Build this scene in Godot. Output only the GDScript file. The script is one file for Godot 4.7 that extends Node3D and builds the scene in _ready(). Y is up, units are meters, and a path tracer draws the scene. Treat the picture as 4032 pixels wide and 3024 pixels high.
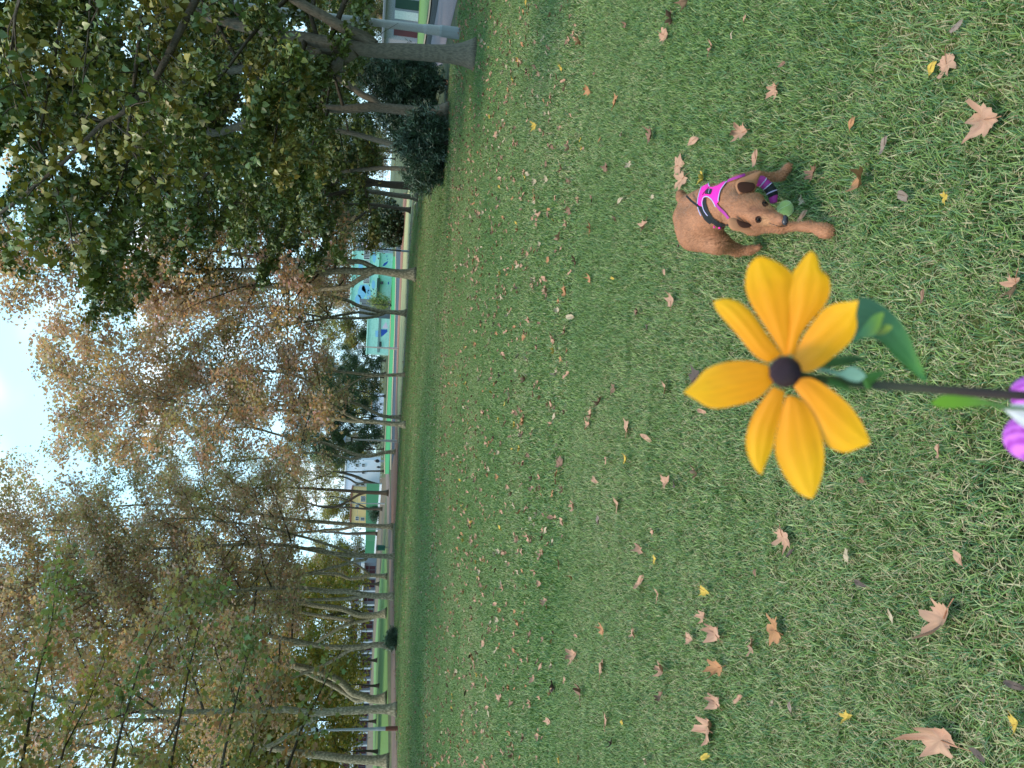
extends Node3D

# ---------------------------------------------------------------- lens of the photograph (portrait phone picture lying on its side)
const FOCAL := 3028.0
const EYE := 1.62
const HORIZON := 1492.0
const ROLL := 3.0
const SOIL := -0.03
var cam_fw: Vector3
var cam_r: Vector3
var cam_u: Vector3
var rng := RandomNumberGenerator.new()
var used_names := {}

func lens_setup():
	var p = atan((2016.0 - HORIZON) / FOCAL)
	var r = deg_to_rad(ROLL)
	cam_fw = Vector3(0, -sin(p), -cos(p))
	var r0 = Vector3(1, 0, 0)
	var u0 = Vector3(0, cos(p), -sin(p))
	cam_r = r0 * cos(r) + u0 * sin(r)
	cam_u = u0 * cos(r) - r0 * sin(r)

func ray(x: float, y: float) -> Vector3:
	return cam_fw + cam_r * ((1512.0 - y) / FOCAL) - cam_u * ((x - 2016.0) / FOCAL)

# where the sight line of a photo point meets the level h
func gp(x: float, y: float, h := 0.0) -> Vector3:
	var d = ray(x, y)
	return Vector3(0, EYE, 0) + d * ((EYE - h) / -d.y)

# the point on a sight line at a distance along the lens axis
func px(x: float, y: float, z: float) -> Vector3:
	return Vector3(0, EYE, 0) + ray(x, y) * z

func depth_of(p: Vector3) -> float:
	return (p - Vector3(0, EYE, 0)).dot(cam_fw)

# photo point (x, y) of a place
func photo(p: Vector3) -> Vector2:
	var d = p - Vector3(0, EYE, 0)
	var z = d.dot(cam_fw)
	return Vector2(2016.0 - d.dot(cam_u) / z * FOCAL, 1512.0 - d.dot(cam_r) / z * FOCAL)

# ---------------------------------------------------------------- meshes
class MB:
	var v := PackedVector3Array()
	var c := PackedColorArray()
	var ix := PackedInt32Array()
	var has_c := false
	func vert(p: Vector3, col := Color(1, 1, 1)) -> int:
		v.append(p)
		c.append(col)
		return v.size() - 1
	func tri(a: int, b: int, d: int):
		ix.append(a); ix.append(b); ix.append(d)
	func quad(a: int, b: int, d: int, e: int):
		ix.append(a); ix.append(b); ix.append(d)
		ix.append(a); ix.append(d); ix.append(e)
	func face(pts: Array, col := Color(1, 1, 1)):
		var f = v.size()
		for p in pts:
			vert(p, col)
		for k in range(1, pts.size() - 1):
			tri(f, f + k, f + k + 1)
	func box(a: Vector3, b: Vector3, col := Color(1, 1, 1), t := Transform3D()):
		var lo = Vector3(minf(a.x, b.x), minf(a.y, b.y), minf(a.z, b.z))
		var hi = Vector3(maxf(a.x, b.x), maxf(a.y, b.y), maxf(a.z, b.z))
		var q = []
		for k in 8:
			q.append(t * Vector3(hi.x if k & 1 else lo.x, hi.y if k & 2 else lo.y, hi.z if k & 4 else lo.z))
		for f in [[0, 1, 3, 2], [5, 4, 6, 7], [4, 0, 2, 6], [1, 5, 7, 3], [2, 3, 7, 6], [4, 5, 1, 0]]:
			face([q[f[0]], q[f[1]], q[f[2]], q[f[3]]], col)
	# a bevelled box
	func slab(a: Vector3, b: Vector3, e: float, col := Color(1, 1, 1), t := Transform3D()):
		var lo = Vector3(minf(a.x, b.x), minf(a.y, b.y), minf(a.z, b.z))
		var hi = Vector3(maxf(a.x, b.x), maxf(a.y, b.y), maxf(a.z, b.z))
		var ring = func(x0, x1, z0, z1, y):
			return [t * Vector3(x0, y, z0), t * Vector3(x1, y, z0), t * Vector3(x1, y, z1), t * Vector3(x0, y, z1)]
		var levels = [ring.call(lo.x, hi.x, lo.z, hi.z, lo.y), ring.call(lo.x, hi.x, lo.z, hi.z, hi.y - e), ring.call(lo.x + e, hi.x - e, lo.z + e, hi.z - e, hi.y)]
		for l in 2:
			for k in 4:
				var n = (k + 1) % 4
				face([levels[l][k], levels[l][n], levels[l + 1][n], levels[l + 1][k]], col)
		face(levels[2], col)
		face([levels[0][3], levels[0][2], levels[0][1], levels[0][0]], col)
	func tube(pts: Array, radii: Array, sides: int, col := Color(1, 1, 1), cap := true, cols = null):
		var n = pts.size()
		var up = Vector3(0.31, 0.12, 0.94)
		var first = v.size()
		for k in n:
			var d: Vector3 = (pts[mini(k + 1, n - 1)] - pts[maxi(k - 1, 0)]).normalized()
			var s: Vector3 = d.cross(up)
			if s.length() < 0.05:
				s = d.cross(Vector3(1, 0, 0))
			s = s.normalized()
			var t: Vector3 = s.cross(d)
			var cc: Color = col if cols == null else cols[k]
			for j in sides:
				var a = TAU * j / sides
				vert(pts[k] + (s * cos(a) + t * sin(a)) * radii[k], cc)
		for k in n - 1:
			for j in sides:
				var a0 = first + k * sides + j
				var a1 = first + k * sides + (j + 1) % sides
				quad(a0, a1, a1 + sides, a0 + sides)
		if cap:
			var e = vert(pts[n - 1], col if cols == null else cols[n - 1])
			var b = vert(pts[0], col if cols == null else cols[0])
			for j in sides:
				tri(first + (n - 1) * sides + j, first + (n - 1) * sides + (j + 1) % sides, e)
				tri(first + (j + 1) % sides, first + j, b)
	# spun outline: [radius, height] from below
	func lathe(prof: Array, sides: int, at := Vector3.ZERO, col := Color(1, 1, 1)):
		for k in prof.size() - 1:
			for j in sides:
				var a0 = TAU * j / sides
				var a1 = TAU * (j + 1) / sides
				var p = prof[k]
				var q = prof[k + 1]
				face([at + Vector3(cos(a0) * p[0], p[1], sin(a0) * p[0]), at + Vector3(cos(a1) * p[0], p[1], sin(a1) * p[0]), at + Vector3(cos(a1) * q[0], q[1], sin(a1) * q[0]), at + Vector3(cos(a0) * q[0], q[1], sin(a0) * q[0])], col)
	func ball(at: Vector3, r: Vector3, n := 10, col := Color(1, 1, 1), b := Basis()):
		var first = v.size()
		for i in n + 1:
			var th = PI * i / n
			for j in n * 2:
				var ph = TAU * j / (n * 2)
				vert(at + b * (Vector3(sin(th) * cos(ph), cos(th), sin(th) * sin(ph)) * r), col)
		for i in n:
			for j in n * 2:
				var a0 = first + i * n * 2 + j
				var a1 = first + i * n * 2 + (j + 1) % (n * 2)
				quad(a0, a1, a1 + n * 2, a0 + n * 2)
	func done() -> ArrayMesh:
		var nn := PackedVector3Array()
		nn.resize(v.size())
		for k in range(0, ix.size(), 3):
			var f = (v[ix[k + 2]] - v[ix[k]]).cross(v[ix[k + 1]] - v[ix[k]])
			nn[ix[k]] += f
			nn[ix[k + 1]] += f
			nn[ix[k + 2]] += f
		for k in nn.size():
			nn[k] = nn[k].normalized() if nn[k].length_squared() > 1e-24 else Vector3.UP
		var a := []
		a.resize(Mesh.ARRAY_MAX)
		a[Mesh.ARRAY_VERTEX] = v
		a[Mesh.ARRAY_NORMAL] = nn
		a[Mesh.ARRAY_COLOR] = c
		a[Mesh.ARRAY_INDEX] = ix
		var m := ArrayMesh.new()
		m.add_surface_from_arrays(Mesh.PRIMITIVE_TRIANGLES, a)
		return m

# ---------------------------------------------------------------- naming and tagging
func numbered(called: String) -> String:
	var n = used_names.get(called, 0)
	used_names[called] = n + 1
	return called if n == 0 else "%s_%03d" % [called, n]

func tag(o: Node, label: String, category: String, group := "", kind := ""):
	o.set_meta("label", label)
	if category:
		o.set_meta("category", category)
	if group:
		o.set_meta("group", group)
	if kind:
		o.set_meta("kind", kind)
	return o

func thing(called: String, label: String, category: String, at := Vector3.ZERO, group := "") -> Node3D:
	var o := Node3D.new()
	o.name = numbered(called)
	add_child(o)
	o.position = at
	tag(o, label, category, group)
	return o

func part(called: String, mb, m: Material, parent: Node, label := "") -> MeshInstance3D:
	var o := MeshInstance3D.new()
	if mb is MB and mb.ix.is_empty():
		print("empty part ", called)
		return o
	o.name = called if parent != self else numbered(called)
	o.mesh = mb.done() if mb is MB else mb
	o.material_override = m
	parent.add_child(o, true)
	if label:
		o.set_meta("label", label)
	return o

func structure(called: String, mb, m: Material, label: String) -> MeshInstance3D:
	var o = part(called, mb, m, self)
	o.set_meta("kind", "structure")
	o.set_meta("label", label)
	return o

# ---------------------------------------------------------------- materials
func lin(r: float, g: float, b: float) -> Color:
	return Color(r, g, b).linear_to_srgb()

func mat(c: Color, rough := 0.8, vcol := false) -> StandardMaterial3D:
	var m := StandardMaterial3D.new()
	m.albedo_color = c
	m.roughness = rough
	m.vertex_color_use_as_albedo = vcol
	m.cull_mode = BaseMaterial3D.CULL_DISABLED
	return m

func noise_tex(freq: float, octaves: int, stops: Array, size := 512, sd := 1, kind := FastNoiseLite.TYPE_SIMPLEX_SMOOTH) -> NoiseTexture2D:
	var n := FastNoiseLite.new()
	n.noise_type = kind
	n.frequency = freq
	n.fractal_octaves = octaves
	n.seed = sd
	var t := NoiseTexture2D.new()
	t.width = size
	t.height = size
	t.seamless = true
	t.noise = n
	if stops.size():
		var g := Gradient.new()
		var o := PackedFloat32Array()
		var c := PackedColorArray()
		for s in stops:
			o.append(s[0])
			c.append(s[1])
		g.offsets = o
		g.colors = c
		t.color_ramp = g
	return t

# matter with grain: triplanar colour noise and a little relief
func grain(stops: Array, scale: float, freq := 0.02, octaves := 5, rough := 0.85, relief := 0.0, sd := 1, stretch := Vector3.ONE) -> StandardMaterial3D:
	var m := mat(Color.WHITE, rough)
	m.albedo_texture = noise_tex(freq, octaves, stops, 512, sd)
	m.uv1_triplanar = true
	m.uv1_world_triplanar = true
	m.uv1_scale = stretch * scale
	if relief > 0.0:
		m.heightmap_enabled = true
		m.heightmap_scale = relief
		m.heightmap_texture = noise_tex(freq * 1.7, octaves, [], 512, sd + 7)
	return m

func strip(edges: Array, h: float, cols := []) -> MB:
	# edges: [photo y, near photo x, far photo x]; a band on the ground between them
	var b := MB.new()
	for k in edges.size() - 1:
		var steps = 8
		for s in steps:
			var t0 = float(s) / steps
			var t1 = float(s + 1) / steps
			var e0 = [lerpf(edges[k][0], edges[k + 1][0], t0), lerpf(edges[k][1], edges[k + 1][1], t0), lerpf(edges[k][2], edges[k + 1][2], t0)]
			var e1 = [lerpf(edges[k][0], edges[k + 1][0], t1), lerpf(edges[k][1], edges[k + 1][1], t1), lerpf(edges[k][2], edges[k + 1][2], t1)]
			b.face([gp(e0[1], e0[0], h), gp(e1[1], e1[0], h), gp(e1[2], e1[0], h), gp(e0[2], e0[0], h)])
	return b

# ---------------------------------------------------------------- the air and the light
func make_light():
	lens_setup()
	var cam := Camera3D.new()
	cam.name = "camera"
	add_child(cam)
	var a := CameraAttributesPhysical.new()
	a.frustum_focal_length = 24.03
	a.exposure_aperture = 11.0
	a.frustum_focus_distance = 4.2
	a.frustum_far = 3000.0
	a.frustum_near = 0.02
	cam.attributes = a
	cam.fov = 53.07
	cam.near = 0.02
	cam.far = 3000.0
	cam.transform = Transform3D(Basis(-cam_u, cam_r, -cam_fw), Vector3(0, EYE, 0))
	cam.current = true

	var e := Environment.new()
	e.background_mode = Environment.BG_SKY
	e.tonemap_mode = Environment.TONE_MAPPER_LINEAR
	e.tonemap_exposure = 2.45
	e.sdfgi_enabled = true
	e.ssao_enabled = true
	e.ssil_enabled = true
	var n := FastNoiseLite.new()
	n.noise_type = FastNoiseLite.TYPE_SIMPLEX_SMOOTH
	n.frequency = 1.5
	n.fractal_octaves = 5
	n.seed = 11
	var w := 768
	var im := Image.create(w, w / 2, false, Image.FORMAT_RGBF)
	for j in w / 2:
		var el = PI / 2 - PI * (j + 0.5) / (w / 2)
		for i in w:
			var az = TAU * (i + 0.5) / w
			var d = Vector3(cos(el) * cos(az), sin(el), cos(el) * sin(az))
			# clouds lie on a layer: stretched towards the horizon
			var q = d / maxf(0.25, absf(d.y) + 0.15)
			var c = smoothstep(0.16, 0.58, n.get_noise_3d(q.x, q.y * 0.3, q.z))
			var t = clampf(sin(maxf(el, 0.0)), 0.0, 1.0)
			var blue = Color(0.44, 0.65, 0.76).lerp(Color(0.23, 0.52, 0.72), pow(t, 0.6))
			var col = blue.lerp(Color(0.98, 0.98, 0.98), c * 0.65)
			im.set_pixel(i, j, col)
	var sm := PanoramaSkyMaterial.new()
	sm.panorama = ImageTexture.create_from_image(im)
	sm.energy_multiplier = 1.0
	var sky := Sky.new()
	sky.sky_material = sm
	e.sky = sky
	var we := WorldEnvironment.new()
	we.name = "sky_light"
	we.environment = e
	add_child(we)

	# the sun behind thin cloud, high over the trees on the open side
	var sun := DirectionalLight3D.new()
	sun.name = "sun"
	sun.light_energy = 0.5
	sun.light_angular_distance = 18.0
	sun.light_color = Color(1.0, 0.94, 0.86)
	sun.shadow_enabled = true
	add_child(sun)
	sun.look_at_from_position(Vector3(-30, 62, 12), Vector3.ZERO)

# ---------------------------------------------------------------- the ground
# photo x of the far edge of the lawn, by photo y
const EDGE := [[-600, 1880], [0, 1815], [160, 1792], [300, 1766], [420, 1762], [560, 1752], [700, 1690], [800, 1632], [900, 1619], [1000, 1611], [1250, 1601], [1500, 1586], [1700, 1573], [1900, 1565], [2100, 1553], [2350, 1551], [2600, 1557], [3024, 1564], [3600, 1580]]

func edge_at(y: float) -> float:
	for k in EDGE.size() - 1:
		if y <= EDGE[k + 1][0]:
			return lerpf(EDGE[k][1], EDGE[k + 1][1], clampf((y - EDGE[k][0]) / float(EDGE[k + 1][0] - EDGE[k][0]), 0, 1))
	return 1585.0

func make_ground():
	var soil = grain([[0.0, Color(0.13, 0.16, 0.06)], [0.4, Color(0.22, 0.25, 0.10)], [0.62, Color(0.33, 0.33, 0.16)], [1.0, Color(0.26, 0.30, 0.12)]], 0.11, 0.03, 6, 0.95, 1.0, 3)
	var b := MB.new()
	b.face([Vector3(-900, SOIL, 300), Vector3(900, SOIL, 300), Vector3(900, SOIL, -1800), Vector3(-900, SOIL, -1800)])
	structure("ground", b, soil, "earth and thatch of the park lawn below the grass")

	# lawn beyond the path, cut short and lush
	var lush = grain([[0.0, Color(0.26, 0.37, 0.15)], [0.5, Color(0.32, 0.44, 0.18)], [1.0, Color(0.39, 0.49, 0.24)]], 0.25, 0.03, 5, 0.95, 0.5, 21)
	structure("far_lawn", strip([[3500, 1536, 1474], [3024, 1530, 1468], [2600, 1526, 1472], [2300, 1526, 1494], [2160, 1520, 1508]], -0.02), lush, "bright short lawn beyond the brown path")
	var earth = grain([[0.0, Color(0.24, 0.19, 0.13)], [0.5, Color(0.34, 0.27, 0.18)], [1.0, Color(0.42, 0.34, 0.25)]], 0.3, 0.04, 5, 0.95, 0.6, 31)
	structure("bare_earth", strip([[3500, 1476, 1440], [3024, 1470, 1438], [2600, 1473, 1446], [2300, 1495, 1462], [2100, 1508, 1478], [1880, 1524, 1496]], -0.024), earth, "brown leaf-strewn earth before the white houses")
	var tan_path = grain([[0.0, Color(0.30, 0.24, 0.21)], [0.5, Color(0.40, 0.32, 0.28)], [1.0, Color(0.48, 0.40, 0.36)]], 0.5, 0.05, 5, 0.9, 0.4, 41)
	structure("path", strip([[3600, 1566, 1546], [3000, 1562, 1542], [2600, 1556, 1539], [2350, 1549, 1535], [2150, 1547, 1529], [2000, 1540, 1523], [1860, 1532, 1518]], -0.018), tan_path, "brown earth path running along the row of plane trees")
	var straw = grain([[0.0, Color(0.42, 0.40, 0.24)], [0.5, Color(0.60, 0.57, 0.38)], [1.0, Color(0.72, 0.68, 0.52)]], 0.6, 0.05, 5, 0.95, 0.6, 51)
	structure("dry_verge", strip([[700, 1650, 1622], [800, 1624, 1594], [900, 1614, 1589], [1100, 1604, 1580], [1290, 1597, 1570], [1550, 1581, 1561], [1780, 1566, 1556], [1860, 1560, 1550]], -0.022), straw, "pale dry grass verge beside the dark lane")
	var litter = grain([[0.0, Color(0.36, 0.22, 0.15)], [0.5, Color(0.55, 0.36, 0.27)], [1.0, Color(0.62, 0.46, 0.38)]], 1.4, 0.06, 5, 0.95, 1.0, 61)
	structure("leaf_bank", strip([[760, 1603, 1590], [900, 1592, 1580], [1100, 1582, 1574], [1290, 1573, 1565], [1550, 1564, 1558], [1780, 1566, 1553], [1850, 1565, 1540], [1950, 1563, 1538], [2060, 1556, 1541]], 0.0), litter, "bank of reddish fallen leaves along the lane edge")
	var navy = grain([[0.0, Color(0.13, 0.15, 0.20)], [1.0, Color(0.19, 0.21, 0.27)]], 0.6, 0.05, 4, 0.85, 0.0, 71)
	structure("road", strip([[880, 1594, 1557], [950, 1583, 1557], [1100, 1575, 1559], [1290, 1566, 1554], [1400, 1563, 1551], [1550, 1559, 1546], [1780, 1555, 1541], [1826, 1552, 1541]], -0.012), navy, "dark blue asphalt lane crossing the park")
	var green = grain([[0.0, Color(0.10, 0.44, 0.20)], [1.0, Color(0.15, 0.53, 0.27)]], 0.3, 0.05, 4, 0.8, 0.0, 81)
	structure("green_lane", strip([[1010, 1557, 1542], [1100, 1557, 1541], [1290, 1553, 1538], [1400, 1548, 1533], [1550, 1541, 1526], [1780, 1536, 1516], [1866, 1532, 1516]], -0.012), green, "bright green painted lane beside the dark asphalt")
	var curb = grain([[0.0, Color(0.55, 0.46, 0.36)], [1.0, Color(0.68, 0.60, 0.48)]], 0.8, 0.05, 4, 0.9, 0.0, 91)
	structure("kerb", strip([[960, 1559, 1556.5], [1100, 1559.5, 1556.5], [1290, 1555.5, 1553], [1400, 1551.5, 1548], [1550, 1546.5, 1542], [1780, 1541.5, 1536.5], [1850, 1541.5, 1536]], 0.03), curb, "pale stone kerb between the green and dark lanes")
	structure("kerb", strip([[1000, 1541.8, 1539], [1290, 1538, 1535.5], [1550, 1526, 1523.5], [1780, 1516, 1513], [1866, 1516, 1513]], 0.03), curb, "pale stone kerb on the far side of the green lane")

	# what shows between the trees past the grey post
	structure("paving", strip([[-300, 1850, 1748], [0, 1800, 1727], [60, 1785, 1717], [165, 1757, 1698], [260, 1742, 1684]], -0.02), grain([[0.0, Color(0.40, 0.35, 0.37)], [1.0, Color(0.56, 0.50, 0.52)]], 0.5, 0.05, 5, 0.9, 0.2, 101), "mauve grey paved walk behind the grey post")
	structure("dark_bed", strip([[-300, 1748, 1714], [0, 1726, 1698], [60, 1716, 1691], [165, 1697, 1674], [260, 1683, 1662]], -0.016), grain([[0.0, Color(0.06, 0.06, 0.06)], [1.0, Color(0.12, 0.11, 0.10)]], 0.8, 0.05, 5, 0.95, 1.0, 111), "dark planting bed along the paved walk")
	structure("kerb", strip([[-300, 1713, 1706], [0, 1697.5, 1692], [60, 1690.5, 1686], [165, 1673.5, 1668], [260, 1661.5, 1657]], 0.04), curb, "pale kerb of the dark planting bed")
	structure("far_lawn", strip([[-300, 1705, 1600], [0, 1691, 1592], [165, 1667, 1586], [420, 1640, 1575]], -0.024), lush, "bright lawn behind the grey post")
	structure("pond", strip([[-300, 1644, 1628], [0, 1638, 1625], [165, 1631, 1613], [300, 1622, 1604]], -0.016), mat(Color(0.62, 0.74, 0.86), 0.35), "pale blue wet walk across the far lawn")
	structure("road", strip([[-300, 1660, 1645], [0, 1650, 1638.5], [165, 1643, 1631.5], [300, 1632, 1622.5]], -0.016), navy, "dark lane beside the pale blue walk")

# ---------------------------------------------------------------- grass
const BLADE_GREENS := [Color(0.09, 0.168, 0.04), Color(0.115, 0.192, 0.046), Color(0.145, 0.22, 0.053), Color(0.172, 0.246, 0.06), Color(0.2, 0.273, 0.067)]

func grass_patch(radius: float, count: int, wide: float, tall: float, segs: int, sd: int, straw: float) -> ArrayMesh:
	var r := RandomNumberGenerator.new()
	r.seed = sd
	var b := MB.new()
	for k in count:
		var p = Vector3(r.randf_range(-radius, radius), SOIL, r.randf_range(-radius, radius))
		var h = tall * r.randf_range(0.45, 1.15)
		var w = wide * r.randf_range(0.5, 1.15)
		var dirn = r.randf() * TAU
		var lean = Vector3(cos(dirn), 0, sin(dirn))
		var tilt = r.randf_range(0.15, 1.0)
		var side = Vector3(-sin(dirn + r.randf_range(-0.8, 0.8)), 0, cos(dirn)).normalized()
		var col: Color = BLADE_GREENS[r.randi() % BLADE_GREENS.size()]  # any blade may have any of them, wherever it grows
		if r.randf() < 0.28:
			col = Color(0.075, 0.155, 0.062)
		if r.randf() < straw:
			col = Color(0.34, 0.27, 0.14).lerp(Color(0.46, 0.38, 0.23), r.randf())
			h *= 0.8
			tilt = r.randf_range(0.7, 1.3)
		elif r.randf() < 0.05 + straw * 0.7:
			col = Color(0.30, 0.33, 0.14)
		col = col * r.randf_range(0.8, 1.25)
		var prev = [b.vert(p - side * w * 0.5, col), b.vert(p + side * w * 0.5, col)]
		for s in range(1, segs + 1):
			var f = float(s) / segs
			var q = p + Vector3.UP * h * f * (1.0 - 0.35 * tilt * f) + lean * h * tilt * f * f * 1.1
			if s == segs:
				b.tri(prev[0], prev[1], b.vert(q, col))
			else:
				var now = [b.vert(q - side * w * 0.5 * (1.0 - f * 0.4), col), b.vert(q + side * w * 0.5 * (1.0 - f * 0.4), col)]
				b.quad(prev[0], prev[1], now[1], now[0])
				prev = now
	return b.done()

func grass_zone(called: String, label: String, near: float, far: float, space: float, meshes: Array, m: Material, holder: Node3D):
	var dry := FastNoiseLite.new()
	dry.frequency = 0.22
	dry.fractal_octaves = 3
	dry.seed = 5
	var spots = []
	var z = near
	while z < far:
		var half = z * 0.56 + 1.0
		var x = -half
		while x < half:
			var p = Vector3(x + rng.randf_range(-0.06, 0.06) * space, 0, -z - rng.randf_range(-0.06, 0.06) * space)
			var q = photo(p)
			if q.x > edge_at(q.y) + 2.0:
				spots.append(p)
			x += space
		z += space
	# tiles with more straw lie together in dry patches
	var sorted_tiles = []
	for k in meshes.size():
		sorted_tiles.append([])
	for p in spots:
		var d = dry.get_noise_2d(p.x, p.z) * 1.5 + rng.randf_range(-0.25, 0.25)
		sorted_tiles[clampi(int((d * 0.5 + 0.5) * meshes.size()), 0, meshes.size() - 1)].append(p)
	for k in meshes.size():
		var mine = sorted_tiles[k]
		if mine.is_empty():
			continue
		var mm := MultiMesh.new()
		mm.transform_format = MultiMesh.TRANSFORM_3D
		mm.mesh = meshes[k]
		mm.instance_count = mine.size()
		for s in mine.size():
			var sc = rng.randf_range(0.98, 1.12)
			mm.set_instance_transform(s, Transform3D(Basis(Vector3.UP, (rng.randi() % 4) * PI / 2).scaled(Vector3(sc, sc * rng.randf_range(0.8, 1.2), sc)), mine[s]))
		var o := MultiMeshInstance3D.new()
		o.name = called
		o.multimesh = mm
		o.material_override = m
		o.set_meta("kind", "stuff")
		holder.add_child(o, true)

func make_grass():
	var m = mat(Color.WHITE, 0.55, true)
	m.backlight_enabled = true
	m.backlight = Color(0.45, 0.6, 0.3)
	var holder = thing("grass", "park lawn of short green grass mixed with dry straw blades", "grass")
	holder.set_meta("kind", "stuff")
	var near = []
	for k in 6:
		near.append(grass_patch(0.26, 5200, 0.0042, 0.050, 3, 100 + k, 0.04 + 0.055 * k))
	grass_zone("near_blades", "", 1.2, 6.3, 0.5, near, m, holder)
	var mid = []
	for k in 5:
		mid.append(grass_patch(0.52, 6500, 0.008, 0.056, 2, 200 + k, 0.04 + 0.075 * k))
	grass_zone("middle_blades", "", 6.85, 19.0, 1.0, mid, m, holder)
	var far = []
	for k in 4:
		far.append(grass_patch(1.04, 6000, 0.016, 0.056, 2, 300 + k, 0.05 + 0.10 * k))
	grass_zone("far_blades", "", 20.3, 72.0, 2.0, far, m, holder)

# ---------------------------------------------------------------- fallen leaves
const TONES := {
	"tan": [Color(0.43, 0.225, 0.14), "tan lobed plane leaf lying dry on the lawn", "dry tan plane leaves on the lawn"],
	"orange": [Color(0.391, 0.170, 0.068), "orange brown lobed plane leaf on the lawn", "orange brown plane leaves on the lawn"],
	"brown": [Color(0.204, 0.102, 0.060), "dull brown curled leaf lying in the grass", "brown curled leaves in the grass"],
	"dark": [Color(0.075, 0.045, 0.035), "small dark rotted leaf lying in the grass", "dark rotted leaves in the grass"],
	"yellow": [Color(0.510, 0.323, 0.043), "small yellow leaf lying on the lawn", "yellow leaves on the lawn"],
	"pale": [Color(0.42, 0.31, 0.20), "pale beige withered leaf on the lawn", "pale beige leaves on the lawn"],
	"grey": [Color(0.22, 0.15, 0.115), "grey brown oval leaf curled lengthwise in the grass", "grey brown oval leaves in the grass"],
}
var leaf_mats := {}
var leaf_meshes := {}

func leaf_mesh(oval: bool, sd: int) -> ArrayMesh:
	# a dry leaf about one unit across, its stalk at -z
	var r := RandomNumberGenerator.new()
	r.seed = sd
	var b := MB.new()
	var n = 30
	var curl = r.randf_range(-0.35, 0.9)
	var fold = r.randf_range(-0.1, 0.8)
	var wave = r.randf_range(0.03, 0.10)
	var ph = r.randf() * TAU
	var torn = r.randi_range(0, n - 1)
	var roll = r.randf_range(0.0, 1.9) if sd % 3 else 0.2
	var axis = r.randf() * PI
	var lift = func(p: Vector2) -> float:
		return curl * p.y * p.y * 0.9 + fold * absf(p.x) * (0.7 if not oval else 1.3) + wave * sin(p.x * 9.0 + ph) * cos(p.y * 7.0 + ph * 0.7)
	var outline = []
	for k in n:
		var a = TAU * k / n
		var rad = 0.0
		if oval:
			rad = 0.5 / sqrt(pow(cos(a) / 0.42, 2) + pow(sin(a), 2)) * (1.0 + 0.06 * r.randf_range(-1, 1))
			if k == n / 4:
				rad *= 1.18
		else:
			for l in [[PI / 2, 0.60, 0.52], [PI / 2 - 1.0, 0.56, 0.46], [PI / 2 + 1.0, 0.54, 0.46], [PI / 2 - 2.0, 0.42, 0.48], [PI / 2 + 2.0, 0.42, 0.48]]:
				var da = absf(wrapf(a - l[0], -PI, PI))
				rad = maxf(rad, l[1] * (1.0 - pow(minf(da / (l[2] * 1.45), 1.0), 1.15)))
			rad = maxf(rad, 0.30)
			rad *= 1.0 + (0.16 if k % 2 else -0.08) * r.randf_range(0.4, 1.3)
			if absi(k - torn) < 1 + sd % 4:
				rad *= 0.6
		outline.append(Vector2(cos(a), sin(a)) * rad)
	var c0 = b.vert(Vector3(0, lift.call(Vector2.ZERO), 0), Color(0.85, 0.85, 0.85))
	var rings = []
	for s in [0.45, 0.8, 1.0]:
		var ring = []
		for k in n:
			var p: Vector2 = outline[k] * s
			var vein = 0.82 if (not oval and k in [7, 8, 2, 3, 12, 13]) else 1.0
			var q = r.randf_range(0.86, 1.12) * vein * (1.0 if s < 1.0 else 0.88)
			var spot = 0.55 if r.randf() < 0.05 else 1.0
			ring.append(b.vert(Vector3(p.x, lift.call(p), p.y), Color(q, q * r.randf_range(0.93, 1.05), q) * spot))
		rings.append(ring)
	for k in n:
		var k1 = (k + 1) % n
		b.tri(c0, rings[0][k], rings[0][k1])
		for s in 2:
			b.quad(rings[s][k], rings[s + 1][k], rings[s + 1][k1], rings[s][k1])
	var st = []
	for k in 4:
		var f = k / 3.0
		st.append(Vector3(0.06 * f * f * (1 if sd % 2 else -1), lift.call(Vector2(0, -0.02)) + 0.02 + 0.10 * f * (1 - f), -0.02 - 0.5 * f))
	b.tube(st, [0.012, 0.012, 0.011, 0.015], 4, Color(0.7, 0.55, 0.45))
	# the dry blade rolls up about a line across it
	for k in b.v.size():
		var p = b.v[k]
		var across = p.x * cos(axis) + p.z * sin(axis)
		var a = maxf(0.0, across - 0.05) * roll * 2.4
		if a > 0.0:
			var rest = maxf(0.0, across - 0.05)
			var flat = 0.05 + sin(a) / (roll * 2.4)
			var up = (1.0 - cos(a)) / (roll * 2.4)
			var d = Vector3(cos(axis), 0, sin(axis))
			b.v[k] = p + d * (flat - across) + Vector3(0, up, 0)
	return b.done()

func leaf_setup():
	for t in TONES:
		var m = mat(Color(TONES[t][0]).linear_to_srgb(), 0.7, true)
		m.backlight_enabled = true
		m.backlight = Color(0.35, 0.3, 0.2)
		leaf_mats[t] = m
	for k in 12:
		leaf_meshes["lobed%d" % k] = leaf_mesh(false, 40 + k)
	for k in 4:
		leaf_meshes["oval%d" % k] = leaf_mesh(true, 60 + k)

const TONE_WORD := {"tan": "dry tan", "orange": "orange brown", "brown": "dull brown", "dark": "dark rotted", "yellow": "yellow", "pale": "pale beige", "grey": "grey brown"}

func leaf_label(p: Vector3, size: float, tone: String, oval: bool) -> String:
	var big = "large " if size > 0.15 else "small " if size < 0.085 else ""
	var shape = "oval leaf" if oval else "lobed plane leaf"
	var dog = gp(3000, 850, 0.0)
	var where = "on the open lawn"
	if p.distance_to(dog) < 0.75:
		where = "in the grass around the dog"
	elif p.z < -24.0:
		where = "on the lawn near the row of plane trees"
	elif p.x > 4.0 and p.z < -9.0:
		where = "in the shade of the grey trunked trees"
	elif p.z < -9.0:
		where = "in the middle of the wide lawn"
	return "%s%s %s lying %s" % [big, TONE_WORD[tone], shape, where]

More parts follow.
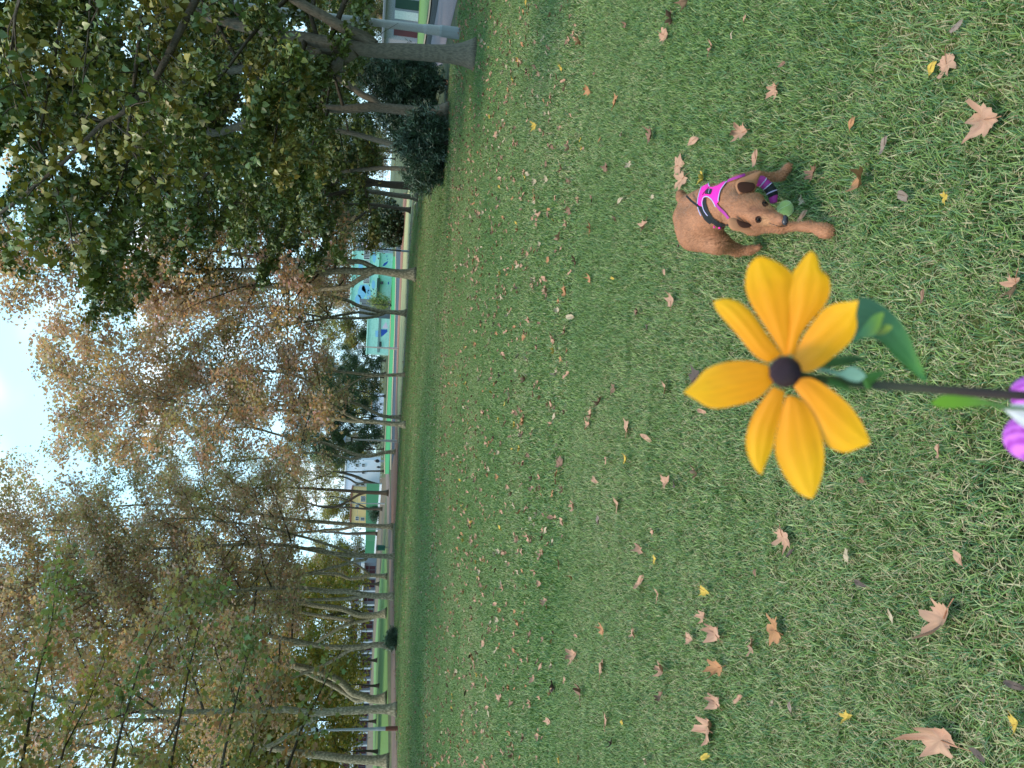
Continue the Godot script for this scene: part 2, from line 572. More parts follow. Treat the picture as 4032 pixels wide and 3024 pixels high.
func fallen_leaf(p: Vector3, size: float, tone: String, oval: bool, turn: float, flip := 0.0):
	var o := MeshInstance3D.new()
	o.name = numbered("fallen_leaf")
	o.mesh = leaf_meshes[("oval%d" % (rng.randi() % 4)) if oval else ("lobed%d" % (rng.randi() % 12))]
	o.material_override = leaf_mats[tone]
	add_child(o)
	var bs = Basis(Vector3.UP, turn) * Basis(Vector3(1, 0, 0), flip + rng.randf_range(-0.45, 0.45)) * Basis(Vector3(0, 0, 1), rng.randf_range(-0.25, 0.25))
	o.transform = Transform3D(bs * Basis.from_scale(Vector3(size * rng.randf_range(0.65, 1.1), size, size * rng.randf_range(0.85, 1.1))), p + Vector3(0, rng.randf_range(-0.002, 0.012), 0))
	tag(o, leaf_label(p, size, tone, oval), "leaf", TONES[tone][2])

# photo places of the leaves one can tell apart, in the 2212-pixel view: x, y, width in it, tone, oval
const SEEN_LEAVES := [
	[2045, 140, 74, "tan", 0], [2012, 150, 50, "yellow", 1], [2072, 58, 46, "grey", 1], [2135, 258, 112, "tan", 0], [2203, 612, 84, "tan", 0], [1865, 388, 72, "orange", 0], [1955, 423, 56, "grey", 1],
	[2048, 425, 38, "yellow", 0], [1838, 268, 42, "orange", 1], [1915, 315, 50, "grey", 1], [1765, 372, 52, "brown", 0], [1735, 428, 28, "pale", 0], [1733, 467, 34, "tan", 1], [1638, 345, 50, "tan", 1],
	[1466, 358, 52, "tan", 0], [1476, 388, 56, "tan", 0], [1435, 75, 48, "tan", 0], [1535, 105, 46, "tan", 0], [1410, 295, 46, "brown", 0], [1500, 305, 36, "tan", 1], [1330, 220, 42, "orange", 0],
	[1310, 365, 26, "brown", 0], [1280, 430, 32, "brown", 0], [1340, 435, 30, "pale", 1], [1275, 495, 34, "orange", 0], [1210, 510, 32, "tan", 0], [1395, 485, 36, "tan", 0], [1438, 588, 30, "tan", 1],
	[1452, 650, 44, "tan", 0], [1225, 628, 36, "orange", 0], [1245, 567, 30, "brown", 0], [1275, 603, 24, "orange", 0], [1325, 600, 26, "yellow", 1], [1378, 675, 26, "brown", 0], [1400, 707, 22, "dark", 0],
	[1195, 735, 32, "tan", 0], [1222, 715, 36, "tan", 0], [1518, 888, 30, "tan", 1], [1438, 838, 46, "tan", 0], [1355, 925, 46, "tan", 0], [1280, 893, 34, "tan", 0], [1270, 918, 36, "tan", 0],
	[1298, 868, 40, "brown", 0], [1325, 840, 36, "brown", 0], [1310, 992, 32, "tan", 0], [1212, 1000, 40, "brown", 0], [1440, 1043, 38, "tan", 0], [1460, 1045, 34, "dark", 0], [1508, 1022, 50, "tan", 0],
	[1333, 1090, 52, "tan", 0], [1297, 1123, 28, "grey", 1], [1240, 1097, 32, "tan", 0], [1425, 1285, 42, "tan", 0], [1695, 1160, 64, "tan", 0], [1707, 1195, 28, "dark", 1], [1830, 1200, 42, "pale", 0],
	[2077, 1205, 32, "tan", 1], [1855, 1260, 30, "dark", 1], [1635, 1240, 28, "brown", 1], [1550, 1370, 66, "tan", 0], [1556, 1442, 60, "orange", 0], [1493, 1380, 42, "tan", 0], [1437, 1450, 60, "tan", 0],
	[1430, 1505, 32, "brown", 0], [1627, 1395, 60, "tan", 0], [1680, 1362, 84, "orange", 0], [1600, 1510, 36, "tan", 1], [1532, 1577, 90, "tan", 0], [1550, 1520, 56, "tan", 0], [1672, 1520, 28, "pale", 0],
	[1708, 1530, 34, "grey", 1], [1835, 1548, 38, "yellow", 0], [2048, 1338, 140, "tan", 0], [2035, 1598, 135, "tan", 0], [2200, 1565, 62, "yellow", 0], [2192, 1480, 32, "dark", 1], [1523, 1635, 32, "yellow", 1],
	[1400, 1645, 40, "pale", 1], [1310, 1555, 48, "tan", 0], [1257, 1500, 46, "brown", 0], [1300, 1445, 48, "tan", 0], [1240, 1415, 42, "tan", 0], [1195, 1480, 32, "dark", 0], [1370, 1365, 32, "tan", 0],
	[1305, 1362, 32, "orange", 0], [1210, 1220, 34, "tan", 0], [1115, 1165, 26, "brown", 0], [1345, 1560, 26, "yellow", 1], [1322, 1605, 30, "dark", 0], [1130, 910, 30, "orange", 0], [1185, 875, 26, "tan", 0],
	[1148, 940, 26, "tan", 0], [1190, 915, 22, "tan", 0], [1028, 1080, 22, "tan", 0], [1095, 1090, 22, "tan", 0], [1160, 1055, 24, "tan", 0], [1073, 290, 26, "tan", 0], [1167, 465, 24, "tan", 0],
	[1345, 290, 30, "pale", 1], [1580, 75, 22, "pale", 1], [1352, 55, 24, "brown", 0], [1222, 190, 26, "tan", 1], [1180, 355, 24, "brown", 0], [1215, 365, 26, "tan", 0], [1185, 560, 24, "orange", 0],
	[1152, 615, 24, "tan", 0], [1035, 560, 20, "tan", 0], [1470, 530, 20, "brown", 1], [1085, 640, 20, "pale", 0], [1055, 745, 20, "tan", 0], [1695, 140, 26, "brown", 1], [1608, 40, 24, "tan", 1],
	[1025, 1480, 22, "tan", 0], [1080, 1510, 24, "tan", 0], [1120, 1345, 28, "orange", 0], [1175, 1380, 22, "brown", 0], [1045, 1390, 20, "tan", 0], [1155, 1465, 24, "tan", 0], [1105, 1630, 26, "brown", 0], [1210, 1640, 26, "yellow", 0],
	[1250, 1640, 28, "tan", 0], [1165, 1590, 22, "tan", 0], [2120, 1630, 30, "dark", 1], [1930, 1330, 20, "pale", 1], [1995, 640, 24, "brown", 1], [2030, 975, 30, "tan", 1], [1860, 1035, 20, "brown", 1],
]

func random_tone() -> String:
	var t = rng.randf()
	return "tan" if t < 0.5 else "orange" if t < 0.64 else "brown" if t < 0.78 else "dark" if t < 0.85 else "yellow" if t < 0.9 else "pale" if t < 0.97 else "grey"

func make_leaves():
	leaf_setup()
	var taken = []
	for l in SEEN_LEAVES:
		var x = l[0] * 1.8228
		var y = l[1] * 1.8228
		var p = gp(x, y, 0.01)
		var size = l[2] * 1.8228 / FOCAL * depth_of(p) * 0.95
		fallen_leaf(p, clampf(size, 0.05, 0.26), l[3], l[4] == 1, rng.randf() * TAU)
		taken.append(Vector2(x, y))
	# more of the nearer ones
	var made = taken.size()
	while made < 298:
		var zz = sqrt(rng.randf_range(9.0, 230.0))
		var spot = photo(Vector3(rng.randf_range(-0.54, 0.54) * zz, 0.01, -zz))
		var x = spot.x
		var y = spot.y
		if x < edge_at(y) + 18.0:
			continue
		var clear = true
		for t in taken:
			if t.distance_to(Vector2(x, y)) < 26.0 + (x - 1600.0) * 0.04:
				clear = false
				break
		if not clear:
			continue
		taken.append(Vector2(x, y))
		var oval = rng.randf() < 0.3
		fallen_leaf(gp(x, y, 0.01), rng.randf_range(0.05, 0.13), random_tone(), oval, rng.randf() * TAU)
		made += 1
	# the rest, too many to count, out to the trees
	var holder = thing("leaf_litter", "countless small fallen leaves strewn over the far lawn", "leaves")
	holder.set_meta("kind", "stuff")
	for t in [["tan", 3000], ["pale", 900], ["brown", 1300], ["orange", 700], ["yellow", 160]]:
		for v in 2:
			var spots = []
			while spots.size() < t[1] / 2:
				# evenly over the ground, some more along the far margin
				var z = sqrt(rng.randf_range(60.0, 3400.0) if rng.randf() < 0.72 else rng.randf_range(40.0, 420.0))
				var p = Vector3(rng.randf_range(-0.56, 0.56) * z, 0.008, -z)
				var q = photo(p)
				if q.x < edge_at(q.y) - 6.0:
					continue
				if q.x > edge_at(q.y) + 60.0 and rng.randf() < 0.25:
					continue
				spots.append(p)
			var mm := MultiMesh.new()
			mm.transform_format = MultiMesh.TRANSFORM_3D
			mm.mesh = leaf_meshes["lobed%d" % (v * 3)] if v == 0 else leaf_meshes["oval1"]
			mm.instance_count = spots.size()
			for s in spots.size():
				var bs = Basis(Vector3.UP, rng.randf() * TAU) * Basis(Vector3(1, 0, 0), rng.randf_range(-0.5, 0.5))
				mm.set_instance_transform(s, Transform3D(bs.scaled(Vector3.ONE * rng.randf_range(0.04, 0.11)), spots[s] + Vector3(0, 0.012, 0)))
			var o := MultiMeshInstance3D.new()
			o.name = "scattered_leaves"
			o.multimesh = mm
			o.material_override = leaf_mats[t[0]]
			o.set_meta("kind", "stuff")
			holder.add_child(o, true)

# ---------------------------------------------------------------- trees
var bark_plane: Material
var bark_grey: Material
var bark_dark: Material
var foliage: Material
var gloss_foliage: Material
var sprigs := {}

func leaf_fan(b: MB, at: Vector3, along: Vector3, side: Vector3, size: float, shape: String, col: Color):
	var nrm = side.cross(along).normalized()
	var pts: Array
	if shape == "plane":
		pts = [Vector2(0, 0), Vector2(0.30, 0.02), Vector2(0.42, 0.22), Vector2(0.30, 0.34), Vector2(0.50, 0.62), Vector2(0.20, 0.62), Vector2(0, 1.0), Vector2(-0.20, 0.62), Vector2(-0.50, 0.62), Vector2(-0.30, 0.34), Vector2(-0.42, 0.22), Vector2(-0.30, 0.02)]
	elif shape == "heart":
		pts = [Vector2(0, 0.06), Vector2(0.26, -0.02), Vector2(0.44, 0.2), Vector2(0.40, 0.5), Vector2(0.2, 0.8), Vector2(0, 1.06), Vector2(-0.2, 0.8), Vector2(-0.40, 0.5), Vector2(-0.44, 0.2), Vector2(-0.26, -0.02)]
	else:
		pts = [Vector2(0, 0), Vector2(0.09, 0.3), Vector2(0.08, 0.65), Vector2(0, 1.0), Vector2(-0.08, 0.65), Vector2(-0.09, 0.3)]
	var mid = b.vert(at + along * size * 0.4, col)
	var first = b.v.size()
	for p in pts:
		b.vert(at + along * size * p.y + side * size * p.x + nrm * size * (0.28 * absf(p.x) - 0.12 * p.y * p.y), col)
	for k in pts.size():
		b.tri(mid, first + k, first + (k + 1) % pts.size())

func make_sprig(shape: String, count: int, reach: float, size: float, sd: int, hues: Array, twig: bool) -> ArrayMesh:
	var r := RandomNumberGenerator.new()
	r.seed = sd
	var b := MB.new()
	if twig:
		b.tube([Vector3(0, 0, -reach * 0.6), Vector3(0, 0.04, 0), Vector3(0.05, -0.06, reach)], [0.006, 0.005, 0.003], 3, Color(0.5, 0.4, 0.35), false)
	for k in count:
		var at: Vector3
		if shape == "plane":
			at = Vector3(r.randfn(0, 0.5), r.randfn(0, 0.4), r.randfn(0, 0.5)) * reach
		else:
			var f = r.randf_range(-0.8, 1.0)
			at = Vector3(r.randf_range(-0.3, 0.3) * reach, r.randf_range(-0.25, 0.2) * reach, f * reach)
		var along = Vector3(r.randf_range(-1, 1), r.randf_range(-1.1, 0.35), r.randf_range(-1, 1)).normalized()
		if shape == "lance":
			along = Vector3(r.randf_range(-1, 1), r.randf_range(-0.1, 1.3), r.randf_range(-1, 1)).normalized()
		var side = along.cross(Vector3(r.randf_range(-0.6, 0.6), 1, r.randf_range(-0.6, 0.6))).normalized()
		var h: Color = hues[r.randi() % hues.size()]
		leaf_fan(b, at, along, side, size * r.randf_range(0.7, 1.2), shape, h * r.randf_range(0.75, 1.25))
	return b.done()

func tree_setup():
	bark_plane = grain([[0.0, Color(0.30, 0.28, 0.20)], [0.42, Color(0.42, 0.40, 0.31)], [0.55, Color(0.50, 0.46, 0.38)], [0.66, Color(0.58, 0.53, 0.43)], [0.8, Color(0.68, 0.63, 0.53)], [1.0, Color(0.40, 0.36, 0.27)]], 0.9, 0.02, 4, 0.9, 1.2, 131, Vector3(1, 0.5, 1))
	bark_grey = grain([[0.0, Color(0.27, 0.25, 0.20)], [0.45, Color(0.38, 0.35, 0.30)], [0.7, Color(0.46, 0.42, 0.36)], [1.0, Color(0.33, 0.30, 0.23)]], 1.6, 0.03, 5, 0.92, 1.4, 141, Vector3(1, 0.3, 1))
	bark_dark = grain([[0.0, Color(0.20, 0.17, 0.13)], [1.0, Color(0.33, 0.28, 0.22)]], 1.5, 0.03, 5, 0.92, 1.2, 151, Vector3(1, 0.4, 1))
	foliage = mat(Color.WHITE, 0.6, true)
	foliage.backlight_enabled = true
	foliage.backlight = Color(1.0, 0.96, 0.72)
	gloss_foliage = mat(Color.WHITE, 0.42, true)
	gloss_foliage.backlight_enabled = true
	gloss_foliage.backlight = Color(0.45, 0.5, 0.25)
	# hues inside one sprig; the tone of the sprig multiplies them
	var mix = [Color(1, 1, 1), Color(1.15, 0.95, 0.8), Color(0.85, 1.08, 0.9), Color(1.3, 0.85, 0.75), Color(0.8, 0.8, 0.8)]
	sprigs["plane"] = [make_sprig("plane", 22, 0.66, 0.18, 1, mix, false), make_sprig("plane", 22, 0.66, 0.18, 2, mix, false)]
	var calm = [Color(1, 1, 1), Color(0.9, 1.05, 0.9), Color(1.15, 1.05, 0.8), Color(0.75, 0.85, 0.8), Color(1.05, 1.0, 1.1)]
	sprigs["heart"] = [make_sprig("heart", 18, 0.44, 0.115, 3, calm, true), make_sprig("heart", 18, 0.44, 0.115, 4, calm, true)]
	sprigs["needle"] = [make_sprig("lance", 40, 0.8, 0.45, 5, calm, false)]
	sprigs["lance"] = [make_sprig("lance", 16, 0.3, 0.17, 6, calm, true), make_sprig("lance", 16, 0.3, 0.17, 7, calm, true)]

const PLANE_TONES := [Color(0.532, 0.416, 0.351), Color(0.557, 0.4, 0.376), Color(0.486, 0.432, 0.285), Color(0.626, 0.464, 0.429), Color(0.417, 0.4, 0.26)]
const RUST_TONES := [Color(0.625, 0.443, 0.419), Color(0.603, 0.454, 0.338), Color(0.581, 0.411, 0.419), Color(0.67, 0.508, 0.352)]
const GREEN_TONES := [Color(0.114, 0.144, 0.0312), Color(0.134, 0.154, 0.0401), Color(0.0932, 0.129, 0.0356), Color(0.165, 0.174, 0.0401), Color(0.103, 0.139, 0.0446), Color(0.228, 0.188, 0.0446)]
const YELLOW_TONES := [Color(0.36, 0.3, 0.06), Color(0.3, 0.27, 0.06), Color(0.21, 0.225, 0.0525), Color(0.42, 0.3, 0.075)]
const DARK_TONES := [Color(0.0324, 0.072, 0.0324), Color(0.045, 0.09, 0.0396), Color(0.054, 0.09, 0.054)]
const OLIVE_TONES := [Color(0.276, 0.287, 0.115), Color(0.345, 0.299, 0.138), Color(0.23, 0.253, 0.103)]

# o: w (trunk width in photo pixels), stems (photo polylines at the tree's own distance), top, low (crown base), r (crown radius), tones, sprig, dense
func tree(label: String, group: String, base: Array, o: Dictionary, called := "plane_tree") -> Node3D:
	var r := RandomNumberGenerator.new()
	r.seed = int(base[0] * 31 + base[1] * 7) + o.get("seed", 0)
	var foot: Vector3 = o.at if o.has("at") else gp(base[0], base[1], SOIL)
	var z = depth_of(foot)
	var root = thing(called, label, "tree", foot, group)
	var mpp = z / FOCAL
	var rad = o.get("radius", o.get("w", 20) * mpp * 0.5)
	var top: float = o.top
	var low: float = o.get("low", 3.5)
	var cr: float = o.r
	var wood := MB.new()
	var limbs := MB.new()
	var twigs := MB.new()
	var leaf_at = []
	var stems = []
	# trunk and stems
	var lists: Array = o.get("stems", [])
	var first = true
	for l in lists:
		var pts = []
		var rr = []
		var off = 0.0 if first else r.randf_range(-0.35, 0.35)
		for k in l.size():
			var p = px(l[k][0], l[k][1], z) - foot
			if not first and k > 0:
				p += Vector3(0, 0, off * maxf(0.0, p.y - (px(l[0][0], l[0][1], z) - foot).y))
			if first and k == 0:
				p = Vector3(0, -0.05, 0)
			pts.append(p)
		stems.append([pts, first])
		first = false
	if lists.is_empty():
		var fork = o.get("fork", r.randf_range(2.0, 3.2))
		var lean = Vector3(r.randf_range(-0.12, 0.12), 1, r.randf_range(-0.1, 0.1))
		var a: Array = [Vector3(0, -0.05, 0)]
		for k in range(1, 4):
			a.append(lean * fork * k / 3.0 + Vector3(r.randf_range(-0.05, 0.05), 0, r.randf_range(-0.05, 0.05)))
		stems.append([a, true])
		for s in o.get("forks", 3):
			var az = TAU * s / 3.0 + r.randf_range(-0.5, 0.5)
			var out = Vector3(cos(az), 0, sin(az)) * r.randf_range(0.2, 0.42)
			stems.append([[a[3] - Vector3(0, 0.3, 0), a[3] + (out + Vector3.UP) * 1.0, a[3] + (out * 0.9 + Vector3.UP) * 2.6], false])
	for s in stems:
		var pts: Array = s[0]
		var smooth = []
		for k in pts.size() - 1:
			var p0 = pts[maxi(k - 1, 0)]
			var p3 = pts[mini(k + 2, pts.size() - 1)]
			for j in 4:
				smooth.append(pts[k].cubic_interpolate(pts[k + 1], p0, p3, j / 4.0))
		smooth.append(pts[-1])
		# grow on to the top
		var d: Vector3 = (pts[-1] - pts[-2]).normalized()
		var goes = r.randf_range(0.86, 1.0) * top
		if s[1] and lists.is_empty():
			goes = 0.0
		var at: Vector3 = pts[-1]
		while at.y < goes - 0.6:
			d = (d + Vector3(r.randf_range(-0.16, 0.16), 0.22, r.randf_range(-0.16, 0.16))).normalized()
			var flat = Vector2(at.x, at.z)
			if flat.length() > cr * 0.45:
				d = (d - Vector3(at.x, 0, at.z).normalized() * 0.2).normalized()
			at += d * 0.9
			smooth.append(at)
		var h0 = smooth[0].y
		var r0 = rad if s[1] else rad * 0.62
		var span = maxf(smooth[-1].y - h0, 1.0)
		var radii = []
		for p in smooth:
			var f = clampf((p.y - h0) / span, 0.0, 1.0)
			var q = r0 * lerpf(1.0, 0.12, pow(f, 0.8))
			if s[1]:
				q *= 1.0 + 0.9 * exp(-maxf(p.y, 0.0) / (rad * 1.1))
			radii.append(maxf(q, 0.02))
		wood.tube(smooth, radii, 12 if z < 30 else 9)
		# side branches
		var walk = 0.0
		var az = r.randf() * TAU
		for k in range(1, smooth.size()):
			walk += smooth[k].distance_to(smooth[k - 1])
			if smooth[k].y < low or walk < o.get("step", 0.62):
				continue
			walk = 0.0
			az += 2.4 + r.randf_range(-0.4, 0.4)
			var f = clampf((smooth[k].y - low) / (top - low), 0.0, 1.0)
			var prof = (0.55 + 0.45 * sin(PI * minf(f * 1.5 + 0.2, 1.0))) if f < 0.55 else sqrt(maxf(0.0, 1.0 - pow((f - 0.55) / 0.47, 2)))
			var l = cr * maxf(prof, 0.16) * r.randf_range(0.65, 1.1)
			var away = Vector3(cos(az), r.randf_range(0.25, 0.8) - o.get("droop", 0.0) - 0.55 * maxf(0.0, 1.0 - f * 4.0), sin(az)).normalized()
			var bp = [smooth[k]]
			var br = [minf(radii[k] * 0.5, 0.05 + l * 0.006)]
			var n = 5
			var q: Vector3 = smooth[k]
			for j in n:
				away = (away + Vector3(r.randf_range(-0.2, 0.2), r.randf_range(-0.12, 0.18) - o.get("droop", 0.0) * 0.3, r.randf_range(-0.2, 0.2))).normalized()
				q += away * l / n
				bp.append(q)
				br.append(lerpf(br[0], 0.01, float(j + 1) / n))
			limbs.tube(bp, br, 5, Color(1, 1, 1), false)
			for j in range(1, n + 1):
				for t in (2 if j < n else 3):
					var td = (away + Vector3(r.randf_range(-1, 1), r.randf_range(-0.7, 0.7), r.randf_range(-1, 1)) * 0.9).normalized()
					var tl = r.randf_range(0.5, 1.25) * o.get("twig", 1.0)
					var te = bp[j] + td * tl
					twigs.tube([bp[j], (bp[j] + te) * 0.5 + Vector3(0, 0.05, 0), te], [0.011, 0.008, 0.004], 3, Color(1, 1, 1), false)
					for u in o.get("dense", 2):
						if te.y > low - 0.6:
							leaf_at.append(bp[j].lerp(te, r.randf_range(0.35, 1.1)))
	for extra in o.get("boughs", []):
		# single boughs seen in the photograph: [distance, thickness in metres, photo points]
		var pts = []
		var radii = []
		var zs = extra[0]
		var l = extra[2]
		for k in l.size():
			pts.append(px(l[k][0], l[k][1], lerpf(zs[0], zs[1], float(k) / (l.size() - 1))) - foot)
			radii.append(lerpf(extra[1], extra[1] * 0.35, float(k) / (l.size() - 1)))
		limbs.tube(pts, radii, 7)
		for k in range(1, pts.size()):
			for t in extra[3]:
				var p = pts[k - 1].lerp(pts[k], r.randf())
				var te = p + Vector3(r.randf_range(-1, 1), r.randf_range(-0.9, 0.5), r.randf_range(-1, 1)) * extra[4]
				twigs.tube([p, (p + te) * 0.5 + Vector3(0, 0.04, 0), te], [0.008, 0.006, 0.003], 3, Color(1, 1, 1), false)
				leaf_at.append(te)
				leaf_at.append(p.lerp(te, 0.6))
	var bark: Material = o.get("bark", bark_plane)
	part("trunk", wood, bark, root)
	if limbs.v.size():
		part("branches", limbs, o.get("limb_bark", bark_dark), root).set_meta("kind", "stuff")
		part("twigs", twigs, bark_dark, root).set_meta("kind", "stuff")
	# crown
	var tones: Array = o.tones
	var patch := FastNoiseLite.new()
	patch.seed = r.randi() % 1000
	patch.frequency = 0.22
	var kind: String = o.get("sprig", "plane")
	var sc = o.get("leaf_scale", 1.0)
	for v in sprigs[kind].size():
		var mine = []
		for k in range(v, leaf_at.size(), sprigs[kind].size()):
			mine.append(leaf_at[k])
		var mm := MultiMesh.new()
		mm.transform_format = MultiMesh.TRANSFORM_3D
		mm.use_colors = true
		mm.mesh = sprigs[kind][v]
		mm.instance_count = mine.size()
		for k in mine.size():
			var p: Vector3 = mine[k]
			var bs = Basis(Vector3.UP, r.randf() * TAU) * Basis(Vector3(1, 0, 0), r.randf_range(-0.5, 0.5))
			mm.set_instance_transform(k, Transform3D(bs.scaled(Vector3.ONE * r.randf_range(0.75, 1.2) * sc), p))
			var t = clampf((patch.get_noise_3d(p.x, p.y, p.z) * 1.1 + 0.5) * tones.size() + r.randf_range(-1.0, 1.0), 0, tones.size() - 0.01)
			mm.set_instance_color(k, tones[int(t)] * r.randf_range(0.85, 1.2))
		var c := MultiMeshInstance3D.new()
		c.name = "crown"
		c.multimesh = mm
		c.material_override = gloss_foliage if kind in ["heart", "lance"] else foliage
		c.set_meta("kind", "stuff")
		root.add_child(c, true)
	return root

func make_trees():
	tree_setup()
	var G = "plane trees in autumn leaf along the far side of the lawn"
	tree("plane tree in thin rusty leaf before the mint green building", G, [1640, 1080], {w = 36, top = 20.2, low = 4.2, r = 4.8, tones = RUST_TONES + [Color(0.16, 0.15, 0.05)], dense = 2,
		stems = [[[1640, 1080], [1562, 1076], [1489, 1065], [1417, 1069], [1345, 1065], [1236, 1080]], [[1495, 1066], [1453, 1044], [1413, 1029], [1327, 1029], [1254, 1025]], [[1470, 1070], [1435, 1087], [1410, 1101], [1363, 1127], [1272, 1134]]]})
	tree("slender plane tree forking low between the two mint walls", G, [1601, 1233], {w = 20, top = 18.8, low = 4.6, r = 4.2, tones = RUST_TONES + PLANE_TONES, dense = 2,
		stems = [[[1601, 1233], [1525, 1228], [1489, 1224], [1417, 1206], [1363, 1181], [1272, 1160]], [[1520, 1229], [1500, 1239], [1446, 1253], [1308, 1257], [1200, 1242]], [[1490, 1238], [1450, 1236], [1410, 1232], [1345, 1243]]]})
	tree("plane tree with narrow upright stem beside the pale lamp", G, [1597, 1474], {w = 15, top = 20.5, low = 4.4, r = 4.6, tones = PLANE_TONES + RUST_TONES, dense = 2,
		stems = [[[1597, 1474], [1504, 1478], [1440, 1474], [1369, 1466], [1242, 1457]], [[1500, 1479], [1455, 1483], [1411, 1495], [1369, 1520], [1314, 1550]]]})
	tree("rough barked plane tree standing straight beside a leaning one", G, [1599, 1673], {w = 21, top = 19.0, low = 4.2, r = 4.6, tones = PLANE_TONES + RUST_TONES, dense = 2,
		stems = [[[1599, 1673], [1537, 1668], [1461, 1660], [1369, 1656], [1284, 1639]], [[1465, 1660], [1390, 1643], [1305, 1588], [1255, 1537]]]})
	tree("thin plane tree leaning away from its straight neighbour", G, [1578, 1643], {w = 15, top = 17.0, low = 6.0, r = 3.0, tones = PLANE_TONES, dense = 2,
		stems = [[[1578, 1643], [1512, 1639], [1470, 1622], [1411, 1592], [1356, 1580]]]})
	tree("crooked pale plane tree bending over the end of the green lane", G, [1559, 1778], {w = 16, top = 23.5, low = 6.0, r = 5.0, tones = PLANE_TONES + OLIVE_TONES, dense = 2,
		stems = [[[1559, 1778], [1512, 1782], [1461, 1795], [1419, 1795], [1369, 1778], [1305, 1753], [1242, 1736]], [[1425, 1796], [1390, 1807], [1340, 1800], [1290, 1790]]]})
	tree("dark straight plane tree before the yellow house", G, [1531, 1941], {w = 17, top = 25, low = 7.0, r = 5.0, tones = OLIVE_TONES + PLANE_TONES, dense = 2, bark = bark_dark,
		stems = [[[1531, 1941], [1453, 1939], [1374, 1933], [1315, 1929], [1250, 1925]], [[1440, 1939], [1410, 1950], [1374, 1972], [1340, 1990]]]})
	tree("thin reddish trunked tree before the white flats", G, [1513, 1855], {w = 8, top = 24, low = 11, r = 4.5, tones = OLIVE_TONES, dense = 2, bark = bark_dark,
		stems = [[[1513, 1855], [1453, 1855], [1415, 1858], [1335, 1857]]]})
	tree("dark tree leaning before the wire court fence", G, [1502, 1916], {w = 16, top = 24, low = 9, r = 5.0, tones = OLIVE_TONES, dense = 2, bark = bark_dark,
		stems = [[[1502, 1916], [1441, 1894], [1394, 1874], [1350, 1862]], [[1450, 1898], [1410, 1905], [1380, 1890]]]})
	tree("small dark tree forking in front of the yellow house", G, [1506, 2004], {w = 11, top = 20, low = 9, r = 4.0, tones = OLIVE_TONES + YELLOW_TONES, dense = 1, bark = bark_dark,
		stems = [[[1506, 2004], [1445, 2004], [1394, 2000], [1335, 1996]], [[1450, 2003], [1410, 1984], [1374, 1968]]]})
	tree("pale smooth plane trunk rising straight beside the path", G, [1547, 2074], {w = 19, top = 29, low = 6.0, r = 6.0, tones = PLANE_TONES, dense = 2,
		stems = [[[1547, 2074], [1453, 2070], [1335, 2061], [1265, 2055]], [[1400, 2068], [1370, 2080], [1335, 2088], [1280, 2092]]]})
	tree("dark thick trunked tree behind the globe lamp", G, [1486, 2098], {w = 15, top = 30, low = 12, r = 7, tones = OLIVE_TONES, dense = 1, bark = bark_dark,
		stems = [[[1486, 2098], [1430, 2100], [1374, 2102]]]})
	tree("plane tree spreading three tall limbs near the green bin", G, [1556, 2192], {w = 20, top = 28.5, low = 6.0, r = 6.2, tones = PLANE_TONES, dense = 2,
		stems = [[[1556, 2192], [1453, 2188], [1394, 2188], [1335, 2182], [1257, 2172]], [[1405, 2186], [1380, 2176], [1335, 2160], [1265, 2137]], [[1445, 2190], [1437, 2204], [1394, 2215], [1335, 2235], [1250, 2262]]]})
	tree("forked plane tree on the bright lawn past the path", G, [1525, 2270], {w = 17, top = 25, low = 8.0, r = 4.8, tones = PLANE_TONES + YELLOW_TONES, dense = 2,
		stems = [[[1525, 2270], [1453, 2266], [1425, 2274], [1374, 2278], [1335, 2262], [1265, 2258]], [[1460, 2266], [1433, 2243], [1413, 2227], [1380, 2210]]]})
	tree("twin stemmed plane tree with moss grey bark on the path edge", G, [1555, 2349], {w = 25, top = 27, low = 6.5, r = 5.6, tones = PLANE_TONES, dense = 2,
		stems = [[[1555, 2349], [1453, 2345], [1374, 2329], [1304, 2329], [1190, 2317]], [[1440, 2345], [1394, 2356], [1335, 2364], [1218, 2372], [1160, 2376]]]})
	tree("plane tree with flared foot splitting into wide crooked limbs", G, [1523, 2415], {w = 26, top = 25, low = 8.0, r = 5.5, tones = PLANE_TONES + YELLOW_TONES, dense = 2,
		stems = [[[1523, 2415], [1472, 2423], [1413, 2423], [1355, 2400], [1296, 2392], [1237, 2384]], [[1480, 2424], [1447, 2439], [1386, 2452], [1337, 2468], [1244, 2525]], [[1395, 2448], [1374, 2445], [1340, 2443], [1225, 2437]]]})
	tree("straight plane tree with a dark shrub growing at its foot", G, [1546, 2546], {w = 25, top = 26, low = 6.0, r = 5.8, tones = PLANE_TONES + RUST_TONES, dense = 2,
		stems = [[[1546, 2546], [1488, 2539], [1406, 2549], [1325, 2549], [1244, 2541], [1171, 2525], [1081, 2508], [1012, 2492]], [[1400, 2550], [1366, 2565], [1305, 2602], [1244, 2628]]]})
	tree("plane tree whose two heavy limbs lean steeply aside", G, [1524, 2750], {w = 33, top = 25, low = 8.0, r = 6.0, tones = PLANE_TONES + YELLOW_TONES, dense = 2,
		stems = [[[1524, 2750], [1467, 2754], [1427, 2740], [1386, 2728], [1345, 2687], [1284, 2655], [1203, 2630], [1122, 2614]], [[1440, 2750], [1406, 2760], [1366, 2736], [1305, 2703], [1223, 2667], [1150, 2634]]]})
	tree("stout plane tree with mottled bark standing on the brown path", G, [1565, 2793], {w = 36, top = 23.5, low = 5.5, r = 6.0, tones = PLANE_TONES + RUST_TONES, dense = 2,
		stems = [[[1565, 2793], [1488, 2793], [1406, 2797], [1325, 2801], [1244, 2809], [1183, 2801], [1122, 2793]], [[1262, 2810], [1240, 2826], [1183, 2866], [1081, 2915]]]})
